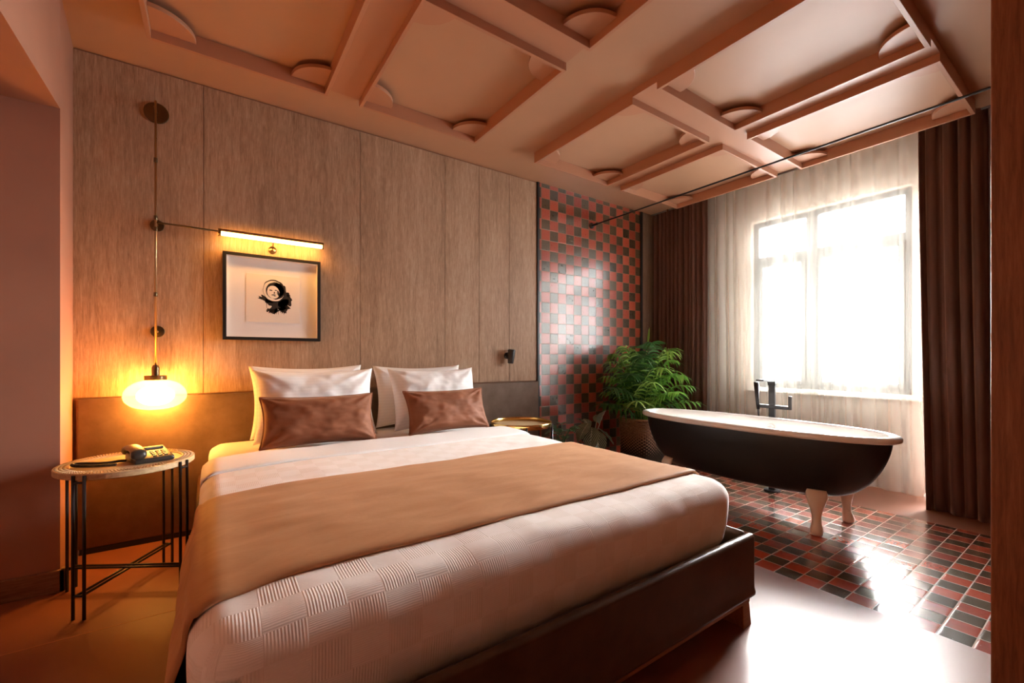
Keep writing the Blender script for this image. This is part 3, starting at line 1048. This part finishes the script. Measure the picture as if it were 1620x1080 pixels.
def half(r0, a0, a1, x0, x1, n=16):
    m = MB()
    pts = [(RY + r0 * cos(radians(a0 + (a1 - a0) * k / n)), LZ + r0 * sin(radians(a0 + (a1 - a0) * k / n))) for k in range(n + 1)]
    vs = [(x0, y, z) for y, z in pts] + [(x1, y, z) for y, z in pts]
    k = n + 1
    fs = [(i, i + 1, k + i + 1, k + i) for i in range(n)] + [tuple(range(k)), tuple(range(2 * k - 1, k - 1, -1)), (0, k, 2 * k - 1, n)]
    return m.add(vs, fs)
half(0.023, 5, 175, LX0, LX1).build('tube_housing', BRASS, wl)
for xa_, xb_ in ((LX0 - 0.006, LX0 + 0.010), (LX1 - 0.004, LX1 + 0.006)):
    MB().tube([(xa_, RY, LZ), (xb_, RY, LZ)], 0.0235, 24).build('tube_cap', BRASS, wl, smooth=True, bevel=0.001)
half(0.0195, 180, 360, LX0 + 0.010, LX1 - 0.004).build('tube_diffuser', emis('warm_tube_light', lin(1, 0.46, 0.10), 11.0), wl)
m = MB().tube([(0.335, YB, 1.815), (0.335, YB - 0.008, 1.815)], 0.024, 24).tube([(0.335, YB - 0.006, 1.815), (0.335, RY + 0.01, LZ)], 0.004, 8)
m.build('tube_bracket', BRASS, wl, smooth=True)
m = MB().lathe([(0.0, 0.985), (0.050, 0.985), (0.053, 0.982), (0.053, 0.960), (0.050, 0.957), (0.0, 0.957)], 36, (RX, RY))
m.lathe([(0.0, 1.045), (0.012, 1.045), (0.019, 1.030), (0.019, 0.986), (0.0, 0.986)], 24, (RX, RY))
m.build('shade_holder', DBRASS, wl, smooth=False)
gp = []
for k in range(25):
    a = pi * k / 24
    r = 0.146 * (sin(a) ** 0.80)
    z = 0.868 + (0.092 if a < pi / 2 else 0.080) * cos(a)
    gp.append((max(r, 0.001), z))
gl_ = MB().lathe(gp[::-1], 48, (RX, RY)).build('glass_globe', opal_mat(), wl, smooth=True)
bp = [(max(0.088 * sin(pi * k / 16), 0.001), 0.868 + 0.058 * cos(pi * k / 16)) for k in range(17)]
MB().lathe(bp[::-1], 32, (RX, RY)).build('glowing_bulb', emis('warm_bulb', lin(1, 0.43, 0.075), 28.0), gl_, smooth=True)

# ------------------------------------------------------------------ small black reading light
rl_ = empty('reading_light', (2.25, YB, 1.10), 'small black reading light on the wood panel above the right pillows', 'reading light')
MB().tube([(2.25, YB, 1.105), (2.25, YB - 0.012, 1.105)], 0.030, 24).build('wall_plate', BLACK, rl_, smooth=True)
MB().tube([(2.25, YB - 0.01, 1.105), (2.25, YB - 0.03, 1.105)], 0.009, 12).build('neck', BLACK, rl_, smooth=True)
m = MB().tube([(0, 0, 0.062), (0, 0, 0.055), (0, 0, -0.065), (0, 0, -0.068)], [0.030, 0.036, 0.026, 0.022], 28)
m.xf(Matrix.Translation(Vector((2.262, YB - 0.055, 1.10))) @ Matrix.Rotation(radians(6), 4, 'Y'))
m.build('spot_head', BLKPL, rl_, smooth=True, bevel=0.002)

# ------------------------------------------------------------------ framed print
pf = empty('picture_frame', (0.342, YB, 1.48), 'black framed ink print of a helmeted figure under the lamp tube', 'picture frame')
PX0, PX1, PZ0, PZ1 = 0.054, 0.631, 1.203, 1.765
FY = 3.292
w = 0.020
m = MB()
m.box(PX0, PX1, FY, YB, PZ0, PZ0 + w).box(PX0, PX1, FY, YB, PZ1 - w, PZ1).box(PX0, PX0 + w, FY, YB, PZ0 + w, PZ1 - w).box(PX1 - w, PX1, FY, YB, PZ0 + w, PZ1 - w)
m.build('frame', BLACK, pf, bevel=0.001, bseg=1)
MB().box(PX0 + w, PX1 - w, YB - 0.012, YB - 0.004, PZ0 + w, PZ1 - w).build('mat_board', plain('mat_card', lin(0.84, 0.83, 0.82), 0.7), pf)
m = MB()
for a in (PX0 + w, PX1 - w - 0.002):
    m.box(a, a + 0.002, FY + 0.006, YB - 0.012, PZ0 + w, PZ1 - w)
for a in (PZ0 + w, PZ1 - w - 0.002):
    m.box(PX0 + w + .002, PX1 - w - .002, FY + 0.006, YB - 0.012, a, a + 0.002)
m.build('inner_liner', plain('liner_card', lin(0.80, 0.76, 0.72), 0.7), pf)
print_ = MB().box(0.182, 0.502, YB - 0.0145, YB - 0.012, 1.325, 1.642).build('art_print', plain('print_paper', lin(0.80, 0.75, 0.68), 0.7), pf)
INK = plain('black_ink', lin(0.018, 0.013, 0.011), 0.6)
CREAMI = plain('paper_cream', lin(0.80, 0.74, 0.66), 0.7)
lay = [0]
CX, CZ = 0.345, 1.503
def flat(polys, mat, name):
    lay[0] += 1
    y = YB - 0.0145 - 0.0004 * lay[0]
    m = MB()
    for P in polys:
        n = len(P)
        vs = [(CX + x, y, CZ + z) for x, z in P] + [(CX + x, YB - 0.0143, CZ + z) for x, z in P]
        m.add(vs, [tuple(range(n))] + [(i, n + i, n + (i + 1) % n, (i + 1) % n) for i in range(n)])
    return m.build(name, mat, print_)
def ell(cx, cz, a, b, rot=0, n=36, jag=0, seed=0, a0=0, a1=360):
    out = []
    for k in range(n):
        t = radians(a0 + (a1 - a0) * k / n)
        j = 1 + jag * mnoise.noise(Vector((cos(t) * 3 + seed, sin(t) * 3, seed * 2.3)))
        x, z = a * cos(t) * j, b * sin(t) * j
        out.append((cx + x * cos(rot) - z * sin(rot), cz + x * sin(rot) + z * cos(rot)))
    return out
random.seed(5)
blobs = [ell(0.055, 0.0, 0.045, 0.075, 0.35, 40, 0.5, 1), ell(0.015, -0.055, 0.062, 0.052, 0.1, 44, 0.7, 2),
         ell(-0.045, -0.026, 0.050, 0.016, -0.35, 30, 0.6, 3), ell(-0.028, -0.098, 0.017, 0.016, 0, 24, 0.9, 4),
         ell(0.052, -0.085, 0.024, 0.026, 0, 30, 0.9, 5), ell(0.088, 0.010, 0.010, 0.012, 0, 20, 0.9, 6), ell(0.010, -0.100, 0.020, 0.014, 0, 24, 1.2, 8)]
for k in range(9):
    x = -0.03 + 0.011 * k; l = random.uniform(0.010, 0.024)
    blobs.append([(x - 0.0015, -0.09), (x + 0.0015, -0.09), (x + 0.0008, -0.10 - l), (x - 0.0008, -0.10 - l)])
for x, z0, z1 in ((0.076, -0.03, -0.094), (-0.045, -0.03, -0.085)):
    blobs.append([(x - 0.002, z0), (x + 0.002, z0), (x + 0.0015, z1), (x - 0.0005, z1)])
flat(blobs, INK, 'ink_splashes')
flat([ell(0.0, 0.036, 0.067, 0.075, 0.25, 44, 0.05, 3)], INK, 'ink_helmet_edge')
flat([ell(-0.003, 0.034, 0.062, 0.069, 0.25, 44, 0.04, 3)], CREAMI, 'helmet_shell')
flat([ell(0.006, 0.036, 0.055, 0.058, 0.2, 44, 0.05, 4), ell(0.032, 0.052, 0.030, 0.045, 0.5, 30, 0.2, 2), ell(0.036, 0.005, 0.016, 0.006, 0.7, 16, 0.3, 2)], INK, 'ink_visor')
flat([ell(-0.006, 0.026, 0.036, 0.044, 0.22, 40, 0.04, 5)], CREAMI, 'face')
flat([ell(-0.020, 0.038, 0.010, 0.0035, -0.1, 16, 0.3, 1), ell(0.010, 0.040, 0.008, 0.003, 0.1, 16, 0.3, 2), ell(-0.0, 0.022, 0.003, 0.008, -0.2, 12, 0.2, 2),
      ell(-0.005, 0.008, 0.013, 0.003, 0.05, 18, 0.2, 3), ell(0.003, 0.001, 0.006, 0.0022, 0.05, 14, 0.2, 3), ell(0.024, 0.020, 0.006, 0.018, 0.2, 20, 0.4, 7)], INK, 'ink_face_lines')

# ------------------------------------------------------------------ bathtub
TC = (3.285, 1.665)
TR = radians(1.2)
tub = empty('bathtub', (TC[0], TC[1], 0), 'freestanding black and white claw foot bathtub on the checkered tiles', 'bathtub')
TA, TB = 0.315, 0.885
def ring(off, z, n=120, sa=1.0, sb=1.0, ex=2.35):
    out = []
    a, b = (TA - off) * sa, (TB - off) * sb
    for k in range(n):
        t = 2 * pi * k / n
        c, s_ = cos(t), sin(t)
        x = math.copysign(abs(c) ** (2 / ex), c) * a
        y = math.copysign(abs(s_) ** (2 / ex), s_) * b
        out.append((TC[0] + x * cos(TR) - y * sin(TR), TC[1] + x * sin(TR) + y * cos(TR), z))
    return out
def loft(rings, cap0=False, cap1=False):
    n = len(rings[0]); vs = [p for r in rings for p in r]
    fs = []
    for i in range(len(rings) - 1):
        for k in range(n):
            k2 = (k + 1) % n
            fs.append((i * n + k, i * n + k2, (i + 1) * n + k2, (i + 1) * n + k))
    if cap0: fs.append(tuple(range(n))[::-1])
    if cap1: fs.append(tuple(range((len(rings) - 1) * n, len(rings) * n)))
    return MB().add(vs, fs)
ZB = 0.205
rg = [ring(0.042, ZB - 0.006, sa=0.05, sb=0.05), ring(0.042, ZB - 0.005, sa=0.45, sb=0.45), ring(0.042, ZB - 0.002, sa=0.58, sb=0.60)]
for i in range(24):
    h = (i / 23) ** 1.7
    s_ = 0.65 + 0.35 * sqrt(max(0, 1 - (1 - h) ** 1.6))
    rg.append(ring(0.042, ZB + h * (0.592 - ZB), sa=s_, sb=s_))
loft(rg, True, False).build('outer_shell', TUBBLK, tub, smooth=True)
rg = [ring(0.046, 0.588), ring(0.010, 0.583), ring(0.001, 0.588), ring(-0.001, 0.600), ring(0.001, 0.612), ring(0.010, 0.621), ring(0.030, 0.624), ring(0.048, 0.621), ring(0.058, 0.610)]
for i in range(1, 15):
    h = 1 - i / 14
    s_ = (0.62 + 0.38 * sqrt(max(0, 1 - (1 - h) ** 1.8))) * (0.05 if i == 14 else 1)
    rg.append(ring(0.062, 0.235 + h * 0.365, sa=s_, sb=s_))
loft(rg, False, True).build('rim_and_basin', ENAMEL, tub, smooth=True)
def foot(x, y, sx, sy):
    m = MB()
    ax = Vector((sx, sy, 0)).normalized()
    side = Vector((-ax.y, ax.x, 0))
    prof = [(0.265, 0.050, 0.012, -0.020), (0.250, 0.056, 0.022, -0.010), (0.225, 0.058, 0.026, 0.004), (0.19, 0.046, 0.027, 0.010), (0.15, 0.032, 0.025, 0.012), (0.11, 0.025, 0.022, 0.012),
            (0.075, 0.025, 0.022, 0.016), (0.045, 0.032, 0.030, 0.024), (0.022, 0.035, 0.036, 0.030), (0.006, 0.031, 0.032, 0.030), (0.0, 0.020, 0.020, 0.028)]
    n = 24; vs = []; fs = []
    for z, a, b, o in prof:
        for k in range(n):
            t = 2 * pi * k / n
            p = Vector((x, y, z)) + ax * (o + b * cos(t)) + side * (a * sin(t))
            vs.append(p)
    for i in range(len(prof) - 1):
        for k in range(n):
            k2 = (k + 1) % n
            fs.append((i * n + k, i * n + k2, (i + 1) * n + k2, (i + 1) * n + k))
    fs.append(tuple(range(n))[::-1]); fs.append(tuple(range((len(prof) - 1) * n, len(prof) * n)))
    return m.add(vs, fs)
for x, y, sx, sy in ((3.075, 1.13, -0.95, -0.35), (3.44, 1.10, 0.9, -0.35), (3.10, 2.22, -0.95, 0.35), (3.45, 2.22, 0.95, 0.35)):
    foot(x, y, sx, sy).build('claw_foot', FOOTE, tub, smooth=True)
# overflow cover on the far inner wall
m = MB()
pts = [(TC[0] + TA - 0.078, 1.60 + 0.030 * cos(2 * pi * k / 28), 0.545 + 0.030 * sin(2 * pi * k / 28)) for k in range(29)]
m.tube(pts, 0.005, 8, False).tube([(TC[0] + TA - 0.06, 1.60, 0.545), (TC[0] + TA - 0.080, 1.60, 0.545)], 0.027, 24)
m.build('overflow_cover', ENAMEL, tub, smooth=True)

# ------------------------------------------------------------------ faucet
FX, FYY = 3.765, 1.70
fc = empty('bath_faucet', (FX, FYY, 0), 'dark freestanding bath faucet between the bathtub and the sheer curtain', 'faucet')
MB().box(FX - 0.014, FX + 0.014, FYY - 0.024, FYY + 0.024, 0.0, 0.90).build('column', BLACK, fc, bevel=0.005)
MB().lathe([(0, 0), (0.06, 0), (0.06, 0.010), (0, 0.010)], 32, (FX, FYY)).build('floor_flange', BLACK, fc, bevel=0.002)
m = MB()
sec = []
for i in range(13):
    t = i / 12
    if t < 0.4:
        a = t / 0.4 * pi / 2
        sec.append((FX + 0.012 - 0.045 * (1 - cos(a)) * 0.9, 0.865 + 0.048 * sin(a)))
    else:
        sec.append((FX - 0.030 - (t - 0.4) / 0.6 * 0.175, 0.913 + 0.002 * (t - 0.4)))
vs = []; fs = []
for i, (x, z) in enumerate(sec):
    th_ = 0.030 - 0.018 * i / 12
    for (dy, dz) in ((-0.030, 0), (0.030, 0), (0.030, -th_), (-0.030, -th_)):
        vs.append((x if i > 4 else x + (0 if dz == 0 else -0.024), FYY + dy, z + (dz if i > 4 else dz * 0.2)))
for i in range(12):
    for k in range(4):
        fs.append((i * 4 + k, i * 4 + (k + 1) % 4, (i + 1) * 4 + (k + 1) % 4, (i + 1) * 4 + k))
fs += [(3, 2, 1, 0), (48, 49, 50, 51)]
m.add(vs, fs)
m.build('spout', BLACK, fc, bevel=0.003)
MB().box(FX - 0.020, FX + 0.020, FYY - 0.125, FYY + 0.105, 0.672, 0.700).build('mixer_bar', BLACK, fc, bevel=0.005)
MB().box(FX - 0.010, FX + 0.010, FYY - 0.145, FYY - 0.122, 0.672, 0.780).build('lever', BLACK, fc, bevel=0.004)
MB().tube([(FX - 0.02, FYY + 0.100, 0.66), (FX - 0.028, FYY + 0.103, 0.73), (FX - 0.045, FYY + 0.105, 0.885)], [0.012, 0.014, 0.020], 14).build('hand_shower', BLACK, fc, smooth=True)
MB().tube(spline([(FX - 0.02, FYY + 0.100, 0.662), (FX - 0.018, FYY + 0.095, 0.55), (FX - 0.015, FYY + 0.09, 0.30), (FX - 0.01, FYY + 0.05, 0.2), (FX - 0.01, FYY + 0.01, 0.30)], 8), 0.007, 8).build('shower_hose', BLACK, fc, smooth=True)

# ------------------------------------------------------------------ shower rail
sr = empty('shower_rail', (3.34, YB, 2.5), 'thin black rail crossing the room above the bathtub', 'rail')
MB().tube([(3.34, YB, 2.497), (3.34, -0.2, 2.497), (3.34, YN, 2.497)], 0.007, 10).build('rod', BLACK, sr, smooth=True)
MB().tube([(3.34, YB - 0.004, 2.497), (3.34, YB - 0.018, 2.497)], 0.030, 24).tube([(3.34, YB - 0.014, 2.497), (3.34, YB - 0.10, 2.497)], 0.012, 12).build('wall_bracket', BLACK, sr, smooth=True)

# ------------------------------------------------------------------ curtains
struct(MB().box(4.345, 4.50, YN, YB - 0.01, H + 0.035, H + 0.06).box(4.335, 4.345, YN, YB - 0.01, H - 0.015, H + 0.06).build('trim_22', WFRAME), 'pale curtain track recessed along the ceiling edge', 'curtain track')
def curtain(name, ya, yb, X, amp, folds, ztop, zbot, mat, label, seed, yab=None, ybb=None, amp2=None, xbot=0.0, solid=0.0, n=900, nz=40, sharp=1.0, group=None):
    random.seed(seed)
    yab = ya if yab is None else yab
    ybb = yb if ybb is None else ybb
    amp2 = amp if amp2 is None else amp2
    ph1 = [random.uniform(0, 6.28) for _ in range(6)]
    m = MB()
    def fn(u, v):
        z = zbot + (ztop - zbot) * v
        k = 1 - v                        # 0 at the top, 1 at the hem
        y = (ya + (yb - ya) * u) * (1 - k ** 1.6) + (yab + (ybb - yab) * u) * k ** 1.6
        uu = u + 0.014 * sin(2 * pi * u * 2.3 + ph1[0]) + 0.007 * sin(2 * pi * u * 5.1 + ph1[1])
        w_ = 2 * pi * folds * uu + 0.5 * sin(k * 2.2 + 5 * u + ph1[2]) * k
        s_ = sin(w_)
        s_ = math.copysign(abs(s_) ** sharp, s_)
        a = (amp + (amp2 - amp) * k) * (0.75 + 0.35 * sin(2 * pi * u * 3.7 + ph1[3]))
        x = X + a * s_ + 0.30 * a * sin(0.5 * w_ + ph1[4] + k) + 0.012 * k * fbm(u * 14, k * 2, seed)
        x += xbot * k ** 2
        y += 0.30 * a * cos(w_)
        z2 = z
        return (x, y, z2)
    m.grid(fn, n, nz, lambda u, v: (u, v))
    o = m.build(name, mat, None, smooth=True, solid=solid)
    tag(o, label, 'curtain', group)
    return o
curtain('sheer_curtain', 0.80, 3.20, 4.435, 0.028, 19, H + 0.035, 0.03, SHEER, 'long white sheer curtain across the whole window', 3, amp2=0.030, yab=0.76, n=1400)
curtain('drape', 2.62, 3.29, 4.37, 0.036, 12, H + 0.035, -0.004, DRAPEM, 'chocolate brown velvet drape in the corner behind the palm', 11, amp2=0.030, xbot=-0.02, solid=0.004, n=700, sharp=0.8)
curtain('drape', -0.32, 0.935, 4.37, 0.040, 18, H + 0.035, -0.004, DRAPEM, 'chocolate brown velvet drape beside the wooden door jamb', 17, amp2=0.045, xbot=-0.13, ybb=0.86, yab=-0.32, solid=0.004, n=700, sharp=0.8)  # hidden length past the jamb is added to keep balcony light out

# ------------------------------------------------------------------ palm in a basket
PXc, PYc = 3.67, 2.93
pl = empty('potted_palm', (PXc, PYc, 0), 'leafy green parlour palm in a square wicker basket behind the bathtub', 'potted plant')
BR, BH = 0.185, 0.46
def sq(t, R, ex=4.5):
    c, s_ = cos(t), sin(t)
    k = (abs(c) ** ex + abs(s_) ** ex) ** (-1 / ex)
    return c * k * R, s_ * k * R
m = MB()
rows = 30
for i in range(rows):
    z = 0.012 + (BH - 0.02) * i / (rows - 1)
    R = BR * (0.88 + 0.12 * i / rows)
    pts = []
    for k in range(121):
        t = 2 * pi * k / 120 + 0.3
        r2 = R + 0.006 * sin(t * 30 + pi * (i % 2))
        x, y = sq(t, r2)
        pts.append((PXc + x, PYc + y, z))
    m.tube(pts, 0.0085, 6, False)
bo = m.build('wicker_basket', WICK, pl, smooth=True)
m = MB()
pts = [(PXc + sq(2 * pi * k / 120, BR + 0.003)[0], PYc + sq(2 * pi * k / 120, BR + 0.003)[1], BH) for k in range(121)]
m.tube(pts, 0.014, 8, False)
m.build('basket_rim', WICK, bo, smooth=True)
MB().prism([(PXc + sq(2 * pi * k / 60, BR * 0.97)[0], PYc + sq(2 * pi * k / 60, BR * 0.97)[1]) for k in range(60)], 0.01, BH - 0.04).build('soil', SOIL, pl)
def leaflet(m, base, d, up, L, W, droop, n=6):
    d = d.normalized(); side = d.cross(up).normalized()
    L0, Rr, vs, uv = [], [], [], []
    for i in range(n + 1):
        t = i / n
        c = base + d * (L * t) - Vector((0, 0, 1)) * (droop * L * t * t)
        w_ = W * (sin(pi * min(1, 0.06 + t * 0.94)) ** 0.7) * (1 - 0.25 * t)
        if i == n: w_ = 0.0004
        fold = up * (w_ * 0.28)
        vs += [c - side * w_ + fold, c, c + side * w_ + fold]
        uv += [(-1, t), (0, t), (1, t)]
    fs = []
    for i in range(n):
        a = i * 3; b = a + 3
        fs += [(a, a + 1, b + 1, b), (a + 1, a + 2, b + 2, b + 1)]
    m.add(vs, fs, uv)
random.seed(21)
def wall_clear(m):
    out = []
    for x, y, z in m.v:
        if y > 3.18: y = 3.18 + 0.12 * (1 - math.exp(-(y - 3.18) / 0.12))
        out.append((x, y, z))
    m.v = out
NF = 34
for k in range(NF):
    az = k * 2.39996 + 0.4
    t0 = k / (NF - 1)
    rise = 0.16 + 0.74 * t0 ** 0.8 + random.uniform(-.03, .03)
    reach = (0.46 - 0.22 * t0) * random.uniform(0.85, 1.15)
    if sin(az) > 0.3: reach *= 0.8
    base = Vector((PXc + 0.05 * cos(az), PYc + 0.05 * sin(az), BH - 0.05))
    dirh = Vector((cos(az), sin(az), 0))
    P = []
    N = 13
    for i in range(N + 1):
        t = i / N
        P.append(base + dirh * (reach * t ** 1.5) + Vector((0, 0, 1)) * (rise * (1.45 * t - 0.55 * t ** 3)))
    m = MB()
    m.tube(P, [0.0042 * (1 - 0.75 * i / N) for i in range(N + 1)], 6)
    matl = PALMY if k % 4 == 0 else (PALMD if k % 4 == 1 else PALM)
    wall_clear(m)
    fr = m.build('frond_stem', matl, pl, smooth=True)
    m = MB()
    for i in range(4, N + 1):
        for sub_ in (0, 0.5)[:1 + k % 2]:
            if i == N and sub_: continue
            p = P[i].lerp(P[min(i + 1, N)], sub_)
            T = (P[min(i + 1, N)] - P[i - 1]).normalized()
            sd = T.cross(Vector((0, 0, 1))).normalized(); up = sd.cross(T).normalized()
            tt = i / N
            Ll = 0.235 * (sin(pi * (0.20 + 0.68 * tt)) ** 0.8) * random.uniform(0.8, 1.15)
            for s_ in (-1, 1):
                dd = (sd * s_ * 0.9 + T * 0.55 + up * random.uniform(0.0, 0.35)).normalized()
                leaflet(m, p, dd, up, Ll, 0.0135, random.uniform(0.35, 1.0), 7)
    leaflet(m, P[N], (P[N] - P[N - 1]).normalized(), Vector((0, 0, 1)), 0.12, 0.009, 0.4)
    wall_clear(m)
    m.build('frond_leaflets', matl, fr, smooth=True)
# one fresh upright spear
m = MB().tube([(PXc + 0.01, PYc - 0.03, BH - 0.05), (PXc - 0.0, PYc - 0.05, 1.05), (PXc + 0.02, PYc - 0.07, 1.38)], [0.006, 0.006, 0.002], 6)
leaflet(m, Vector((PXc + 0.01, PYc - 0.065, 1.22)), Vector((0.1, -0.05, 1)), Vector((-1, -1, 0)).normalized(), 0.18, 0.012, 0.0)
m.build('new_spear_leaf', PALMY, pl, smooth=True)

# ------------------------------------------------------------------ two small plants by the tiled wall
def pot(cx, cy, r, h, root, z0=0.0):
    MB().lathe([(0.0, z0), (r * 0.75, z0), (r, z0 + h), (r * 1.06, z0 + h), (r * 1.06, z0 + h - 0.02), (r * 1.0, z0 + h - 0.02)][:4] + [(r * 0.9, z0 + h), (r * 0.88, z0 + h - 0.02), (0.0, z0 + h - 0.02)], 32, (cx, cy)).build('pot', POT, root, smooth=False)
    MB().lathe([(0, z0 + h - 0.03), (r * 0.87, z0 + h - 0.03), (r * 0.87, z0 + h - 0.018), (0, z0 + h - 0.018)], 24, (cx, cy)).build('soil', SOIL, root)
def bigleaf(root, base, az, L, W, stem, tilt, mat, name='leaf'):
    d = Vector((cos(az), sin(az), 0))
    top = base + Vector((0, 0, stem)) + d * (stem * 0.35)
    st = MB().tube([base, base.lerp(top, 0.5) + Vector((0, 0, 0.02)), top], 0.003, 6).build('leaf_stem', mat, root, smooth=True)
    dd = (d * cos(tilt) + Vector((0, 0, sin(tilt))))
    side = d.cross(Vector((0, 0, 1)))
    up = side.cross(dd).normalized()
    m = MB()
    def fn(u, v):
        s_ = -1 + 2 * u
        w_ = W * (sin(pi * (v ** 0.80)) ** 0.75)
        c = top + dd * (L * v) - Vector((0, 0, 1)) * (0.30 * L * v * v)
        return tuple(c + side * (s_ * w_) + up * (abs(s_) * w_ * 0.28 + 0.004 * sin(v * 22) * abs(s_)))
    m.grid(fn, 10, 16, lambda u, v: (-1 + 2 * u, v))
    m.build(name, mat, st, smooth=True)
c1 = empty('potted_plant', (3.03, 3.0, 0), 'striped leaf plant in a dark pot by the tiled wall', 'potted plant')
pot(3.03, 3.0, 0.115, 0.24, c1)
random.seed(3)
for az, L, W, stem, tilt in ((-2.5, .20, .082, .17, -0.9), (-1.9, .21, .085, .14, -1.05), (-1.2, .21, .078, .20, 1.25), (-3.0, .19, .075, .21, -0.6), (-0.5, .19, .060, .15, -0.6),
                             (0.3, .15, .05, .20, 0.9), (-2.1, .17, .055, .05, -0.8), (1.5, .14, .05, .16, 0.9), (2.4, .15, .05, .18, 0.8)):
    bigleaf(c1, Vector((3.03, 3.0, 0.25)), az, L, W, stem, tilt, STRIPE)
c2 = empty('potted_plant', (2.69, 3.06, 0), 'small round leaved plant between the gold side table and striped plant', 'potted plant')
pot(2.69, 3.06, 0.095, 0.22, c2)
for k in range(13):
    az = k * 2.4
    bigleaf(c2, Vector((2.69, 3.06, 0.21)), az, random.uniform(.08, .11), .046, random.uniform(.10, .24), random.uniform(-0.1, 0.7), ROUNDL)
